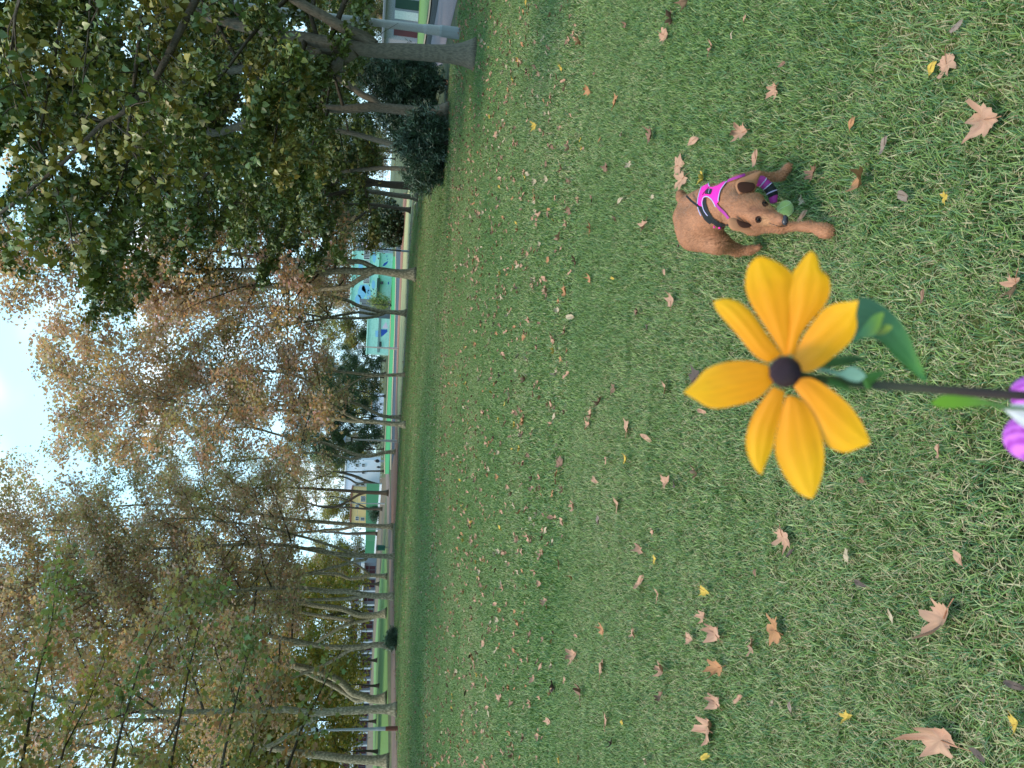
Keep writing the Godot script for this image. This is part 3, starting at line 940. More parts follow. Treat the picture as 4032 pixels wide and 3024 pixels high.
	tree("stout plane tree behind the grey lamp post", G, [1532, 2997], {w = 37, top = 25, low = 6.0, r = 6.0, tones = PLANE_TONES, dense = 2,
		stems = [[[1532, 2997], [1447, 2993], [1366, 2988], [1284, 2976], [1203, 2968], [1122, 2955], [1077, 2947]]]})
	tree("large plane tree hanging leafy boughs over the open lawn", G, [0, 0], {at = Vector3(-14.2, SOIL, -21.5), radius = 0.3, top = 23, low = 3.4, r = 7.2, tones = [Color(0.36, 0.35, 0.14), Color(0.31, 0.34, 0.15), Color(0.42, 0.37, 0.19), Color(0.45, 0.29, 0.18), Color(0.28, 0.33, 0.15)], dense = 3, fork = 3.0, droop = 0.25, seed = 5})

	# broad-leaved trees in the shade
	var S = "dark green shade trees beside the shrubs"
	var limes = {tones = GREEN_TONES, sprig = "heart", bark = bark_grey, limb_bark = bark_dark}
	tree("thick grey trunked tree with flared roots beside the grey post", S, [1874, 214], {w = 74, top = 13, low = 2.9, r = 4.8, dense = 11, step = 0.42, leaf_scale = 0.88, tones = GREEN_TONES, sprig = "heart", bark = bark_grey,
		stems = [[[1874, 214], [1733, 211], [1606, 203], [1480, 198], [1395, 186], [1269, 165], [1184, 148], [1100, 139], [880, 85]], [[1475, 180], [1440, 155], [1404, 143], [1353, 127], [1277, 93], [1205, 63], [1142, 30]], [[1400, 200], [1353, 228], [1290, 270], [1248, 300], [1120, 360]], [[1350, 185], [1260, 190], [1100, 215], [900, 240]]]}, "shade_tree")
	tree("grey trunked tree with one low bough among the oleanders", S, [1768, 439], {w = 46, top = 14, low = 3.0, r = 5.0, dense = 8, step = 0.45, tones = GREEN_TONES, sprig = "heart", bark = bark_grey,
		stems = [[[1768, 439], [1649, 439], [1522, 426], [1459, 422], [1353, 430], [1269, 426], [1150, 420]], [[1500, 424], [1467, 392], [1429, 376], [1374, 338], [1319, 304], [1298, 283]]]}, "shade_tree")
	tree("straight grey trunk standing behind the tall oleander", S, [1706, 330], {w = 24, top = 13, low = 2.3, r = 5.0, dense = 4, tones = GREEN_TONES, sprig = "heart", bark = bark_grey, leaf_scale = 1.35, fork = 2.6}, "shade_tree")
	tree("straight grey trunk standing past the paved walk", S, [1690, -60], {w = 24, top = 12, low = 2.6, r = 5.0, dense = 4, tones = GREEN_TONES, sprig = "heart", bark = bark_grey, leaf_scale = 1.35, fork = 2.6}, "shade_tree")
	tree("slanting dark trunk rising out of the oleander shrubs", S, [1706, 590], {w = 26, top = 14, low = 2.8, r = 5.2, dense = 6, step = 0.5, tones = GREEN_TONES, sprig = "heart", bark = bark_grey, leaf_scale = 1.25,
		stems = [[[1706, 590], [1585, 578], [1501, 557], [1395, 527], [1302, 511], [1200, 500]]]}, "shade_tree")
	tree("pale straight trunk in the gap behind the oleanders", S, [1690, 668], {w = 22, top = 13, low = 3.2, r = 4.6, dense = 3, tones = GREEN_TONES, sprig = "heart", bark = bark_grey, leaf_scale = 1.3,
		stems = [[[1690, 668], [1623, 667], [1501, 662], [1353, 675], [1250, 680]]]}, "shade_tree")
	tree("broad dark trunk at the corner of the lawn", S, [1668, 734], {w = 34, top = 15, low = 2.6, r = 5.4, dense = 6, step = 0.5, tones = GREEN_TONES, sprig = "heart", bark = bark_dark, leaf_scale = 1.35,
		stems = [[[1668, 734], [1562, 729], [1489, 722], [1424, 707], [1330, 700]], [[1480, 722], [1420, 735], [1360, 760], [1300, 775]]]}, "shade_tree")
	tree("greyish trunk close behind the broad dark one", S, [1648, 778], {w = 22, top = 16, low = 3.2, r = 5.0, dense = 3, tones = GREEN_TONES, sprig = "heart", bark = bark_grey, leaf_scale = 1.5,
		stems = [[[1648, 778], [1562, 769], [1489, 758], [1400, 750]]]}, "shade_tree")
	tree("dark slim trunk beside the pale dry verge", S, [1618, 828], {w = 17, top = 15, low = 3.4, r = 4.6, dense = 3, tones = GREEN_TONES + OLIVE_TONES, sprig = "heart", bark = bark_dark, leaf_scale = 1.7,
		stems = [[[1618, 828], [1562, 819], [1489, 808], [1424, 805]], [[1500, 808], [1450, 830], [1400, 870], [1360, 900]]]}, "shade_tree")
	tree("tree hanging long leafy twigs over the corner of the lawn", S, [0, 0], {at = Vector3(8.8, SOIL, -7.6), radius = 0.2, top = 10, low = 3.6, r = 3.9, dense = 9, step = 0.42, fork = 2.6, tones = GREEN_TONES, sprig = "heart", leaf_scale = 0.62, bark = bark_grey, seed = 9,
		boughs = [[[6.4, 7.2], 0.035, [[960, -420], [770, 0], [645, 250], [613, 315], [490, 440], [400, 490], [245, 645], [55, 800], [-120, 930]], 4, 0.5],
			[[6.0, 6.0], 0.012, [[420, -160], [355, 0], [350, 110], [325, 330]], 3, 0.35],
			[[6.6, 6.6], 0.012, [[590, -160], [582, 0], [590, 110], [582, 215]], 4, 0.4],
			[[6.8, 7.6], 0.016, [[240, 80], [150, 560], [270, 860], [290, 1000]], 4, 0.4],
			[[6.2, 7.0], 0.016, [[150, -300], [60, 60], [40, 300], [120, 420]], 6, 0.6],
			[[6.6, 7.4], 0.02, [[560, 60], [500, 560], [560, 650], [700, 800]], 6, 0.5]]}, "shade_tree")

	# yellow-leaved trees and evergreens that close the park behind
	var Y = "yellowing trees by the white houses"
	var n = 0
	for s in [[1476, 2420, 17], [1462, 2600, 19], [1470, 2700, 16], [1458, 2840, 20], [1464, 2960, 18], [1462, 3100, 19], [1470, 2300, 16]]:
		tree(["slim yellow leaved tree near the end of the houses by the bin", "broad yellow leaved tree behind the straight plane trees", "yellow leaved tree seen behind the leaning limbs", "tall yellow leaved tree before the house with the deep balcony", "yellow leaved tree right past the grey lamp post".replace("right ", "just "), "yellow leaved tree past the last plane tree", "low yellow leaved tree by the flared foot plane tree"][n], Y, [s[0] + 24, s[1]], {w = 13, top = s[2], low = 2.6, r = 5.6, tones = YELLOW_TONES, dense = 2, leaf_scale = 1.6, step = 0.9, bark = bark_dark, seed = n}, "yellow_tree")
		n += 1
	var E = "dark evergreens closing the park behind the lanes"
	for s in [[1520, 1420, 11, 4.5], [1520, 1470, 16, 5], [1518, 1560, 17, 5.5], [1516, 1640, 18, 5], [1512, 1720, 19, 6], [1512, 1770, 15, 5], [1528, 1330, 6, 2.2]]:
		tree("dark evergreen tree standing behind the green lane", E, [s[0], s[1]], {w = 10, top = s[2], low = 1.2, r = s[3], tones = DARK_TONES, dense = 3, step = 0.9, leaf_scale = 1.3, forks = 2, fork = 2.0, bark = bark_dark, seed = n}, "evergreen_tree")
		n += 1
	for s in [[1556, 130, 11, 5, 0], [1560, 60, 12, 5, 0], [1556, -40, 11, 5, 0], [1552, 330, 12, 5, 0], [1546, 480, 13, 5, 0], [1544, 600, 12, 5, 1], [1540, 900, 10, 4, 0]]:
		tree(["grey green tree standing far behind the shade trees", "blue green tree far behind the oleanders"][s[4]], "grey green trees far behind the shrubs" if s[4] == 0 else "", [s[0] + 34, s[1]], {w = 10, top = s[2], low = 2.6, r = s[3], tones = [Color(0.09, 0.11, 0.06), Color(0.12, 0.13, 0.06), Color(0.07, 0.09, 0.06)], dense = 2, step = 0.9, leaf_scale = 1.3, bark = bark_dark, seed = n}, "park_tree")
		n += 1
	# far trees that close the view behind the houses
	var F = "far trees rising behind the houses"
	var protos = []
	for k in 3:
		protos.append(tree(["broad olive tree rising far behind the houses", "tall tan leaved tree rising far behind the houses", "low yellow green tree rising far behind the houses"][k], F, [0, 0], {at = Vector3([-60, 0, 55][k], SOIL, -262), radius = 0.3, top = [19, 22, 17][k], low = 1.5, r = 7.5, tones = [OLIVE_TONES, PLANE_TONES, OLIVE_TONES + YELLOW_TONES][k], dense = 2, step = 1.3, leaf_scale = 2.6, twig = 2.0, fork = 2.5, bark = bark_dark, seed = 50 + k}, "far_tree"))
	for k in 22:
		var x = -170.0 + k * 15.0 + rng.randf_range(-4, 4)
		var c = protos[k % 3].duplicate()
		c.name = numbered("far_tree")
		add_child(c)
		c.position = Vector3(x, SOIL, -250.0 - rng.randf_range(0, 40))
		c.rotation.y = rng.randf() * TAU
		c.scale = Vector3.ONE * rng.randf_range(0.85, 1.2)
	make_shrubs()

func shrub(called: String, label: String, group: String, at: Vector3, size: Vector3, count: int, tones: Array, kind: String, sc := 1.0):
	var r := RandomNumberGenerator.new()
	r.seed = int(absf(at.x) * 91 + absf(at.z) * 17)
	var root = thing(called, label, "shrub", at, group)
	var wood := MB.new()
	for k in 14:
		var a = r.randf() * TAU
		var e = Vector3(cos(a) * size.x * 0.7, size.y * r.randf_range(0.6, 0.95), sin(a) * size.z * 0.7) * r.randf_range(0.4, 1.0)
		wood.tube([Vector3(e.x * 0.1, -0.03, e.z * 0.1), e * 0.5 + Vector3(0, 0.1, 0), e], [0.03, 0.022, 0.008], 5)
	part("stems", wood, bark_dark, root).set_meta("kind", "stuff")
	var lumps := FastNoiseLite.new()
	lumps.seed = int(absf(at.x) * 13)
	lumps.frequency = 0.9
	for v in sprigs[kind].size():
		var mm := MultiMesh.new()
		mm.transform_format = MultiMesh.TRANSFORM_3D
		mm.use_colors = true
		mm.mesh = sprigs[kind][v]
		mm.instance_count = count / sprigs[kind].size()
		for k in mm.instance_count:
			var d = Vector3(r.randfn(), r.randfn(), r.randfn()).normalized() * pow(r.randf(), 0.45)
			var lump = 1.0 + 0.45 * lumps.get_noise_3d(d.x, d.y, d.z)
			var p = Vector3(d.x * size.x * lump, size.y * (0.5 + 0.48 * d.y * lump), d.z * size.z * lump) * r.randf_range(0.88, 1.1)
			p.y = maxf(p.y, 0.08)
			var bs = Basis(Vector3.UP, r.randf() * TAU) * Basis(Vector3(1, 0, 0), r.randf_range(-1.2, 0.2))
			mm.set_instance_transform(k, Transform3D(bs.scaled(Vector3.ONE * sc * r.randf_range(0.8, 1.2)), p))
			mm.set_instance_color(k, tones[r.randi() % tones.size()] * r.randf_range(0.8, 1.25))
		var c := MultiMeshInstance3D.new()
		c.name = "foliage"
		c.multimesh = mm
		c.material_override = gloss_foliage
		c.set_meta("kind", "stuff")
		root.add_child(c, true)

func make_shrubs():
	var T = [Color(0.065, 0.105, 0.07), Color(0.085, 0.14, 0.085), Color(0.13, 0.18, 0.135), Color(0.05, 0.08, 0.05)]
	var G = "oleander shrubs between the shade trees"
	shrub("oleander", "tall dark oleander filling the gap between two grey trunks", G, gp(1762, 325, SOIL), Vector3(0.85, 2.8, 0.8), 1000, T, "lance")
	shrub("oleander", "dark oleander just behind the trunk with the low bough", G, gp(1752, 470, SOIL), Vector3(1.0, 2.2, 0.9), 700, T, "lance")
	shrub("oleander", "low dark oleander at the foot of the slanting trunk", G, gp(1768, 560, SOIL), Vector3(0.8, 1.5, 0.8), 620, T, "lance")
	shrub("oleander", "low dark oleander at the end of the shrub row", G, gp(1752, 650, SOIL), Vector3(0.85, 1.25, 0.8), 560, T, "lance")
	shrub("bush", "rounded green bush behind the dark slim trunk", "", gp(1592, 880, SOIL), Vector3(1.9, 2.7, 1.6), 900, [Color(0.035, 0.06, 0.02), Color(0.05, 0.075, 0.03), Color(0.03, 0.045, 0.02)], "heart", 1.5)
	shrub("bush", "green bush beside the dark lane and the lamp", "", gp(1586, 930, SOIL), Vector3(1.0, 1.9, 1.0), 500, [Color(0.035, 0.07, 0.02), Color(0.05, 0.085, 0.03)], "heart", 1.5)
	shrub("bush", "yellow green bush against the larger mint building", "", gp(1541, 1200, SOIL), Vector3(1.9, 4.8, 1.5), 160, [Color(0.25, 0.28, 0.06), Color(0.19, 0.24, 0.06)], "plane", 1.0)
	shrub("bush", "yellow green bush against the smaller mint wall", "", gp(1534, 1278, SOIL), Vector3(1.7, 4.6, 1.4), 130, [Color(0.25, 0.26, 0.06), Color(0.18, 0.21, 0.06)], "plane", 1.0)
	shrub("bush", "dark shrub at the foot of a straight plane tree", "", gp(1566, 2514, SOIL), Vector3(0.5, 0.55, 0.45), 260, T, "lance")
	shrub("bush", "dark bush in front of the green court fence", "", gp(1494, 2025, SOIL), Vector3(2.2, 2.6, 1.6), 160, DARK_TONES, "plane", 1.0)

# ---------------------------------------------------------------- houses, lamps and other park furniture
func wall_frame(top: float, left: float, right: float, z: float) -> Array:
	# photo extent at a distance: [left x, right x, height, z]
	var a = px(top, left, z)
	var b = px(top, right, z)
	return [a.x, b.x, (a.y + b.y) * 0.5, (a.z + b.z) * 0.5]

func window_on(root: Node3D, r: Array, z: float, pane: Material, frame: Material, bars := 0):
	# r: photo [top x, base x, left y, right y]
	var a = px(r[0], r[2], z) - root.position
	var b = px(r[1], r[3], z) - root.position
	var f := MB.new()
	var zf = 0.0
	var t = 0.09
	f.box(Vector3(a.x - t, a.y, zf), Vector3(b.x + t, a.y + t, zf + 0.12))
	f.box(Vector3(a.x - t, b.y - t, zf), Vector3(b.x + t, b.y, zf + 0.16))
	f.box(Vector3(a.x - t, b.y, zf), Vector3(a.x, a.y, zf + 0.12))
	f.box(Vector3(b.x, b.y, zf), Vector3(b.x + t, a.y, zf + 0.12))
	for k in bars:
		var x = lerpf(a.x, b.x, (k + 1.0) / (bars + 1.0))
		f.box(Vector3(x - 0.05, b.y, zf), Vector3(x + 0.05, a.y, zf + 0.11))
	var w = part("window", f, frame, root)
	var p := MB.new()
	p.box(Vector3(a.x, b.y, zf + 0.02), Vector3(b.x, a.y, zf + 0.05))
	part("pane", p, pane, w)

func make_buildings():
	var mint = grain([[0.0, Color(0.58, 0.78, 0.72)], [0.5, Color(0.63, 0.83, 0.78)], [1.0, Color(0.67, 0.85, 0.81)]], 0.12, 0.03, 4, 0.85, 0.0, 201)
	var glass = mat(Color(0.20, 0.22, 0.26), 0.2)
	var white = grain([[0.0, Color(0.70, 0.70, 0.71)], [1.0, Color(0.82, 0.82, 0.82)]], 0.3, 0.04, 5, 0.75, 0.0, 209)
	var dark = mat(Color(0.05, 0.2, 0.16), 0.7)
	var blue = mat(Color(0.12, 0.30, 0.66), 0.7)
	var pale_blue = mat(Color(0.50, 0.72, 0.86), 0.8)
	var lilac = mat(Color(0.80, 0.75, 0.82), 0.8)
	var maroon = mat(Color(0.30, 0.08, 0.12), 0.6)
	var grey = mat(Color(0.42, 0.43, 0.46), 0.8)
	var tiles = grain([[0.0, Color(0.45, 0.28, 0.22)], [1.0, Color(0.58, 0.38, 0.30)]], 0.5, 0.05, 4, 0.9, 0.0, 207)

	# larger painted building
	var z = 168.0
	var q = wall_frame(1388, 1192, 984, z)
	var root = thing("painted_building", "long mint green building painted with blue birds, barred upper windows", "building", Vector3(q[0], 0, q[3]))
	var wide = q[1] - q[0]
	var ledge = (px(1490, 1090, z)).y
	var b := MB.new()
	b.box(Vector3(0, ledge, 0), Vector3(wide, q[2], -9))
	part("wall", b, mint, root)
	b = MB.new()
	b.box(Vector3(0, -0.05, -0.7), Vector3(wide, ledge, -9))
	part("lower_wall", b, mint, root)
	b = MB.new()
	b.box(Vector3(0, ledge - 0.4, -0.69), Vector3(wide * 0.5, ledge + 0.25, 0.25))
	part("canopy", b, dark, root)
	b = MB.new()
	b.slab(Vector3(-0.2, q[2], 0.2), Vector3(wide + 0.2, q[2] + 0.3, -9.2), 0.06)
	part("roof", b, mint, root)
	for w in [[1433, 1456, 1018, 989], [1437, 1455, 1038, 1026], [1431, 1454, 1113, 1091]]:
		window_on(root, w, z, glass, white, 4)
	window_on(root, [1499, 1508, 1115, 1107], z, glass, dark, 0)
	# the painted birds and clouds
	for s in [[[1506, 1043], [1512, 1032], [1530, 1022], [1524, 1034], [1514, 1043]], [[1521, 1003], [1526, 1000], [1523, 1008]], [[1525, 1016], [1529, 1012], [1527, 1019]], [[1527, 1108], [1531, 1104], [1533, 1114], [1529, 1117]]]:
		var pts = []
		for p in s:
			var c = px(p[0], p[1], z) - root.position
			pts.append(Vector3(c.x, c.y, -0.69))
		var bird := MB.new()
		bird.face(pts)
		part("painted_bird", bird, blue, root)
	for s in [[1452, 1165, 1.4, 0.5], [1425, 1150, 1.6, 0.9], [1420, 1050, 1.2, 0.5], [1450, 1075, 1.4, 0.6], [1470, 1120, 1.0, 0.4], [1410, 1178, 1.0, 0.7], [1440, 1135, 0.9, 0.9], [1474, 1010, 1.2, 0.4]]:
		var c = px(s[0], s[1], z) - root.position
		var pts = []
		for k in 12:
			pts.append(Vector3(c.x + cos(TAU * k / 12) * s[2] * (1.0 + 0.2 * sin(k * 2.3)), c.y + sin(TAU * k / 12) * s[3], 0.01))
		var cloud := MB.new()
		cloud.face(pts)
		part("painted_cloud", cloud, pale_blue, root)
	var inked = mat(Color(0.10, 0.24, 0.28), 0.8)
	for s in [[1455, 1122], [1449, 1153], [1462, 1145], [1470, 1138], [1441, 1180], [1466, 1165], [1476, 1155]]:
		var c = px(s[0], s[1], z) - root.position
		var marks := MB.new()
		marks.face([Vector3(c.x - 0.25, c.y, 0.013), Vector3(c.x, c.y + 0.1, 0.013), Vector3(c.x + 0.3, c.y + 0.25, 0.013), Vector3(c.x + 0.05, c.y - 0.12, 0.013)])
		part("painted_swallow", marks, inked, root)

	# lilac gabled house beside it
	z = 176.0
	q = wall_frame(1470, 985, 915, z)
	root = thing("gabled_house", "pale lilac gabled house beside the mint green building", "building", Vector3(q[0], 0, q[3]))
	wide = q[1] - q[0]
	b = MB.new()
	var peak = px(1425, 950, z).y
	for s in [0.0, -8.0]:
		b.face([Vector3(0, -0.05, s), Vector3(wide, -0.05, s), Vector3(wide, q[2], s), Vector3(wide * 0.5, peak, s), Vector3(0, q[2], s)])
	b.face([Vector3(0, -0.05, 0), Vector3(0, q[2], 0), Vector3(0, q[2], -8), Vector3(0, -0.05, -8)])
	b.face([Vector3(wide, -0.05, 0), Vector3(wide, q[2], 0), Vector3(wide, q[2], -8), Vector3(wide, -0.05, -8)])
	part("wall", b, lilac, root)
	b = MB.new()
	for s in [[0.0, wide * 0.5], [wide, wide * 0.5]]:
		var o = -0.3 if s[0] == 0.0 else 0.3
		b.face([Vector3(s[0] + o, q[2] - 0.1, 0.3), Vector3(s[1], peak + 0.12, 0.3), Vector3(s[1], peak + 0.12, -8.3), Vector3(s[0] + o, q[2] - 0.1, -8.3)])
		b.face([Vector3(s[0] + o, q[2] - 0.25, 0.3), Vector3(s[1], peak - 0.03, 0.3), Vector3(s[1], peak + 0.12, 0.3), Vector3(s[0] + o, q[2] - 0.1, 0.3)])
	part("roof", b, lilac, root)
	b = MB.new()
	b.box(Vector3(-0.5, -0.05, 0.3), Vector3(wide, px(1530, 950, z).y, 0.5))
	part("garden_wall", b, white, root)
	window_on(root, [1500, 1512, 975, 965], z, glass, white, 1)

	# smaller painted wall
	z = 160.0
	q = wall_frame(1448, 1392, 1250, z)
	root = thing("painted_house", "low mint green house with a blue and white triangle mural", "building", Vector3(q[0], 0, q[3]))
	wide = q[1] - q[0]
	b = MB.new()
	b.box(Vector3(0, -0.05, 0), Vector3(wide, q[2], -7))
	part("wall", b, mint, root)
	b = MB.new()
	b.slab(Vector3(-0.15, q[2], 0.15), Vector3(wide + 0.15, q[2] + 0.22, -7.1), 0.05)
	part("roof", b, mint, root)
	for s in [[[[1500, 1326], [1500, 1296], [1524, 1296], [1526, 1305], [1512, 1318]], blue], [[[1503, 1293], [1520, 1266], [1529, 1292]], lilac], [[[1478, 1326], [1493, 1326], [1493, 1300], [1478, 1302]], pale_blue]]:
		var m := MB.new()
		var pts = []
		for p in s[0]:
			var c = px(p[0], p[1], z) - root.position
			pts.append(Vector3(c.x, c.y, 0.01))
		m.face(pts)
		part("painted_triangle", m, s[1], root)
	b = MB.new()
	var ly = px(1497, 1320, z).y
	b.box(Vector3(wide * 0.05, ly, 0), Vector3(wide, ly + 0.18, 0.1))
	b.box(Vector3(wide * 0.05, ly + 0.32, 0), Vector3(wide, ly + 0.44, 0.1))
	part("ledge", b, grey, root)
	window_on(root, [1493, 1500, 1366, 1347], z, glass, dark, 1)
	b = MB.new()
	b.box(Vector3(wide, -0.05, -2), Vector3(wide + 4.0, px(1414, 1205, z).y, -6))
	part("chimney_tower", b, grey, root)

	# yellow house and white flats behind the ball court
	z = 205.0
	q = wall_frame(1385, 2066, 1930, z)
	root = thing("yellow_house", "cream yellow house behind the green court fence", "building", Vector3(q[0], 0, q[3]))
	wide = q[1] - q[0]
	b = MB.new()
	b.box(Vector3(0, -0.05, 0), Vector3(wide, q[2], -8))
	part("wall", b, mat(Color(0.90, 0.74, 0.50), 0.8), root)
	b = MB.new()
	b.slab(Vector3(-0.3, q[2], 0.3), Vector3(wide + 0.3, q[2] + 0.4, -8.3), 0.1)
	part("roof", b, tiles, root)
	for w in [[1421, 1438, 1964, 1956], [1421, 1438, 1975, 1967], [1400, 1412, 2048, 2036], [1420, 1434, 2050, 2040], [1400, 1412, 1998, 1990]]:
		window_on(root, w, z, glass, white, 1)
	z = 212.0
	q = wall_frame(1362, 1926, 1808, z)
	root = thing("white_flats", "white block of flats behind the wire court fence", "building", Vector3(q[0], 0, q[3]))
	wide = q[1] - q[0]
	b = MB.new()
	b.box(Vector3(0, -0.05, 0), Vector3(wide, q[2], -9))
	part("wall", b, mat(Color(0.84, 0.85, 0.90), 0.8), root)
	b = MB.new()
	b.slab(Vector3(-0.2, q[2], 0.2), Vector3(wide + 0.2, q[2] + 0.35, -9.2), 0.1)
	part("roof", b, white, root)
	for w in [[1425, 1436, 1838, 1828], [1425, 1436, 1866, 1856], [1400, 1412, 1838, 1828], [1400, 1412, 1912, 1902], [1422, 1434, 1912, 1902], [1400, 1412, 1886, 1876]]:
		window_on(root, w, z, glass, white, 1)
	z = 220.0
	q = wall_frame(1465, 1690, 1550, z)
	root = thing("white_house", "white house seen between the dark evergreens", "building", Vector3(q[0], 0, q[3]))
	wide = q[1] - q[0]
	b = MB.new()
	b.box(Vector3(0, -0.05, 0), Vector3(wide, q[2], -7))
	part("wall", b, mat(Color(0.84, 0.85, 0.92), 0.8), root)
	b = MB.new()
	b.slab(Vector3(-0.2, q[2], 0.2), Vector3(wide + 0.2, q[2] + 0.3, -7.2), 0.1)
	part("roof", b, tiles, root)
	for w in [[1494, 1506, 1596, 1588], [1494, 1506, 1640, 1628], [1478, 1488, 1575, 1568]]:
		window_on(root, w, z, glass, white, 1)

	# long white and maroon houses
	z = 175.0
	var terrace = grain([[0.0, Color(0.46, 0.46, 0.49)], [1.0, Color(0.58, 0.57, 0.60)]], 0.3, 0.04, 5, 0.85, 0.0, 215)
	var rows = [[2990, 2790, 1342, "white house with a deep balcony band and maroon rooms below"], [2770, 2590, 1372, "white and maroon house half hidden by a fallen limbed plane tree"], [2575, 2400, 1376, "white and maroon house behind the straight plane trees"], [2385, 2220, 1388, "white and maroon house near the green bin"], [3260, 3010, 1338, "white and maroon house past the last plane tree"]]
	rows[1][3] = "white and maroon house behind the leaning limbs of a plane tree"
	for h in rows:
		q = wall_frame(h[2], h[0], h[1], z)
		root = thing("terrace_house", h[3], "building", Vector3(q[0], 0, q[3]), "white and maroon terrace houses")
		wide = q[1] - q[0]
		var tall = q[2]
		b = MB.new()
		b.box(Vector3(0, -0.05, -1.2), Vector3(wide, tall, -9))
		part("wall", b, terrace, root)
		b = MB.new()
		b.slab(Vector3(-0.3, tall * 0.52, -1.21), Vector3(wide + 0.3, tall * 0.66, 0.6), 0.05)
		part("balcony", b, white, root)
		b = MB.new()
		b.slab(Vector3(-0.3, tall, 0.5), Vector3(wide + 0.3, tall + 0.45, -9.3), 0.06)
		part("roof", b, white, root)
		var n = int(wide / 2.4)
		for k in n:
			var x = (k + 0.5) * wide / n
			b = MB.new()
			b.box(Vector3(x - 0.85, 0.2, -1.19), Vector3(x + 0.85, tall * 0.46, -1.1))
			var p = part("door", b, maroon, root)
			b = MB.new()
			b.box(Vector3(x - 0.85, tall * 0.70, -1.19), Vector3(x + 0.85, tall * 0.93, -1.1))
			part("window", b, maroon, root)
			b = MB.new()
			b.box(Vector3(x - wide / n * 0.5, -0.05, -0.2), Vector3(x - wide / n * 0.5 + 0.35, tall * 0.52, 0.2))
			part("post", b, white, root)
			b = MB.new()
			b.box(Vector3(x - 0.05, 0.2, -1.1), Vector3(x + 0.05, tall * 0.46, -1.06))
			b.box(Vector3(x - 0.85, tall * 0.30, -1.1), Vector3(x + 0.85, tall * 0.33, -1.06))
			part("frame", b, grey, p)

	# pavilion behind the grey post
	z = 62.0
	q = wall_frame(1520, 150, -120, z)
	root = thing("pavilion", "low white pavilion with dark doors behind the far lawn", "building", Vector3(q[0], 0, q[3]))
	wide = q[1] - q[0]
	b = MB.new()
	b.box(Vector3(0, -0.05, 0), Vector3(wide, q[2], -5))
	part("wall", b, grain([[0.0, Color(0.46, 0.46, 0.50)], [1.0, Color(0.58, 0.58, 0.63)]], 0.4, 0.04, 5, 0.85, 0.0, 213), root)
	b = MB.new()
	b.slab(Vector3(-0.2, q[2], 0.5), Vector3(wide + 0.2, q[2] + 0.2, -5.2), 0.04)
	part("roof", b, grey, root)
	for s in [[0.06, 0.2, maroon], [0.3, 0.42, white], [0.46, 0.6, dark], [0.72, 0.82, maroon]]:
		b = MB.new()
		b.box(Vector3(wide * s[0], 0, 0.0), Vector3(wide * s[1], q[2] * 0.72, 0.05))
		part("door", b, s[2], root)

	make_court()
	make_lamps()
	make_people()

func make_court():
	# green screen fence of the ball court, with a white kerb
	var green = grain([[0.0, Color(0.14, 0.40, 0.27)], [1.0, Color(0.20, 0.47, 0.33)]], 0.4, 0.05, 4, 0.85, 0.0, 211)
	var white = mat(Color(0.82, 0.84, 0.86), 0.7)
	var steel = mat(Color(0.35, 0.42, 0.40), 0.5)
	var ends = [[1503, 1905], [1496, 1985], [1489, 2062], [1482, 2130], [1478, 2190]]
	var root = thing("court_fence", "green screened fence of the ball court on a white kerb", "fence", gp(ends[0][0], ends[0][1], 0.0))
	for k in ends.size() - 1:
		var a = gp(ends[k][0], ends[k][1], 0.0) - root.position
		var c = gp(ends[k + 1][0], ends[k + 1][1], 0.0) - root.position
		var h = 3.0
		var d = (c - a).normalized()
		var n = Vector3(-d.z, 0, d.x)
		var b := MB.new()
		var t = Transform3D(Basis(d, Vector3.UP, n), a)
		var l = a.distance_to(c)
		b.box(Vector3(0.08, 0.4, -0.02), Vector3(l - 0.08, h, 0.02), Color(1, 1, 1), t)
		part("screen", b, green, root)
		b = MB.new()
		b.box(Vector3(0, -0.05, -0.15), Vector3(l, 0.4, 0.15), Color(1, 1, 1), t)
		part("kerb_wall", b, white, root)
		b = MB.new()
		b.tube([a, a + Vector3(0, h + 2.0, 0)], [0.05, 0.05], 6)
		part("post", b, steel, root)
		b = MB.new()
		b.tube([a + Vector3(0, h + 1.9, 0), c + Vector3(0, h + 1.9, 0)], [0.03, 0.03], 5)
		part("rail", b, steel, root)
	# light railing by the white flats
	root = thing("railing", "white railing beside the two dark clad people", "railing", gp(1503, 1885, 0.0))
	for k in 9:
		var b := MB.new()
		b.box(Vector3(k * 0.75, 0, 0), Vector3(k * 0.75 + 0.08, 1.1, 0.08))
		part("bar", b, white, root)
	var rb := MB.new()
	rb.box(Vector3(0, 1.1, 0), Vector3(6.1, 1.2, 0.08))
	rb.box(Vector3(0, 0.5, 0.01), Vector3(6.1, 0.57, 0.07))
	part("rail", rb, white, root)
	# bin by the path
	var at = gp(1530, 2155, SOIL)
	root = thing("litter_bin", "green litter bin on a post beside the path", "bin", at)
	var p := MB.new()
	p.tube([Vector3(0, 0, 0), Vector3(0, 0.95, 0)], [0.03, 0.03], 8)
	part("post", p, steel, root)
	p = MB.new()
	p.lathe([[0.001, 0.32], [0.2, 0.32], [0.23, 0.36], [0.26, 0.92], [0.28, 0.94], [0.28, 0.99], [0.24, 0.99], [0.22, 0.5]], 16, Vector3(0, 0, 0.26))
	part("body", p, mat(Color(0.06, 0.36, 0.30), 0.5), root)
	p = MB.new()
	p.lathe([[0.285, 1.0], [0.28, 1.06], [0.2, 1.12], [0.001, 1.14]], 16, Vector3(0, 0, 0.26))
	part("lid", p, mat(Color(0.04, 0.12, 0.12), 0.5), root)

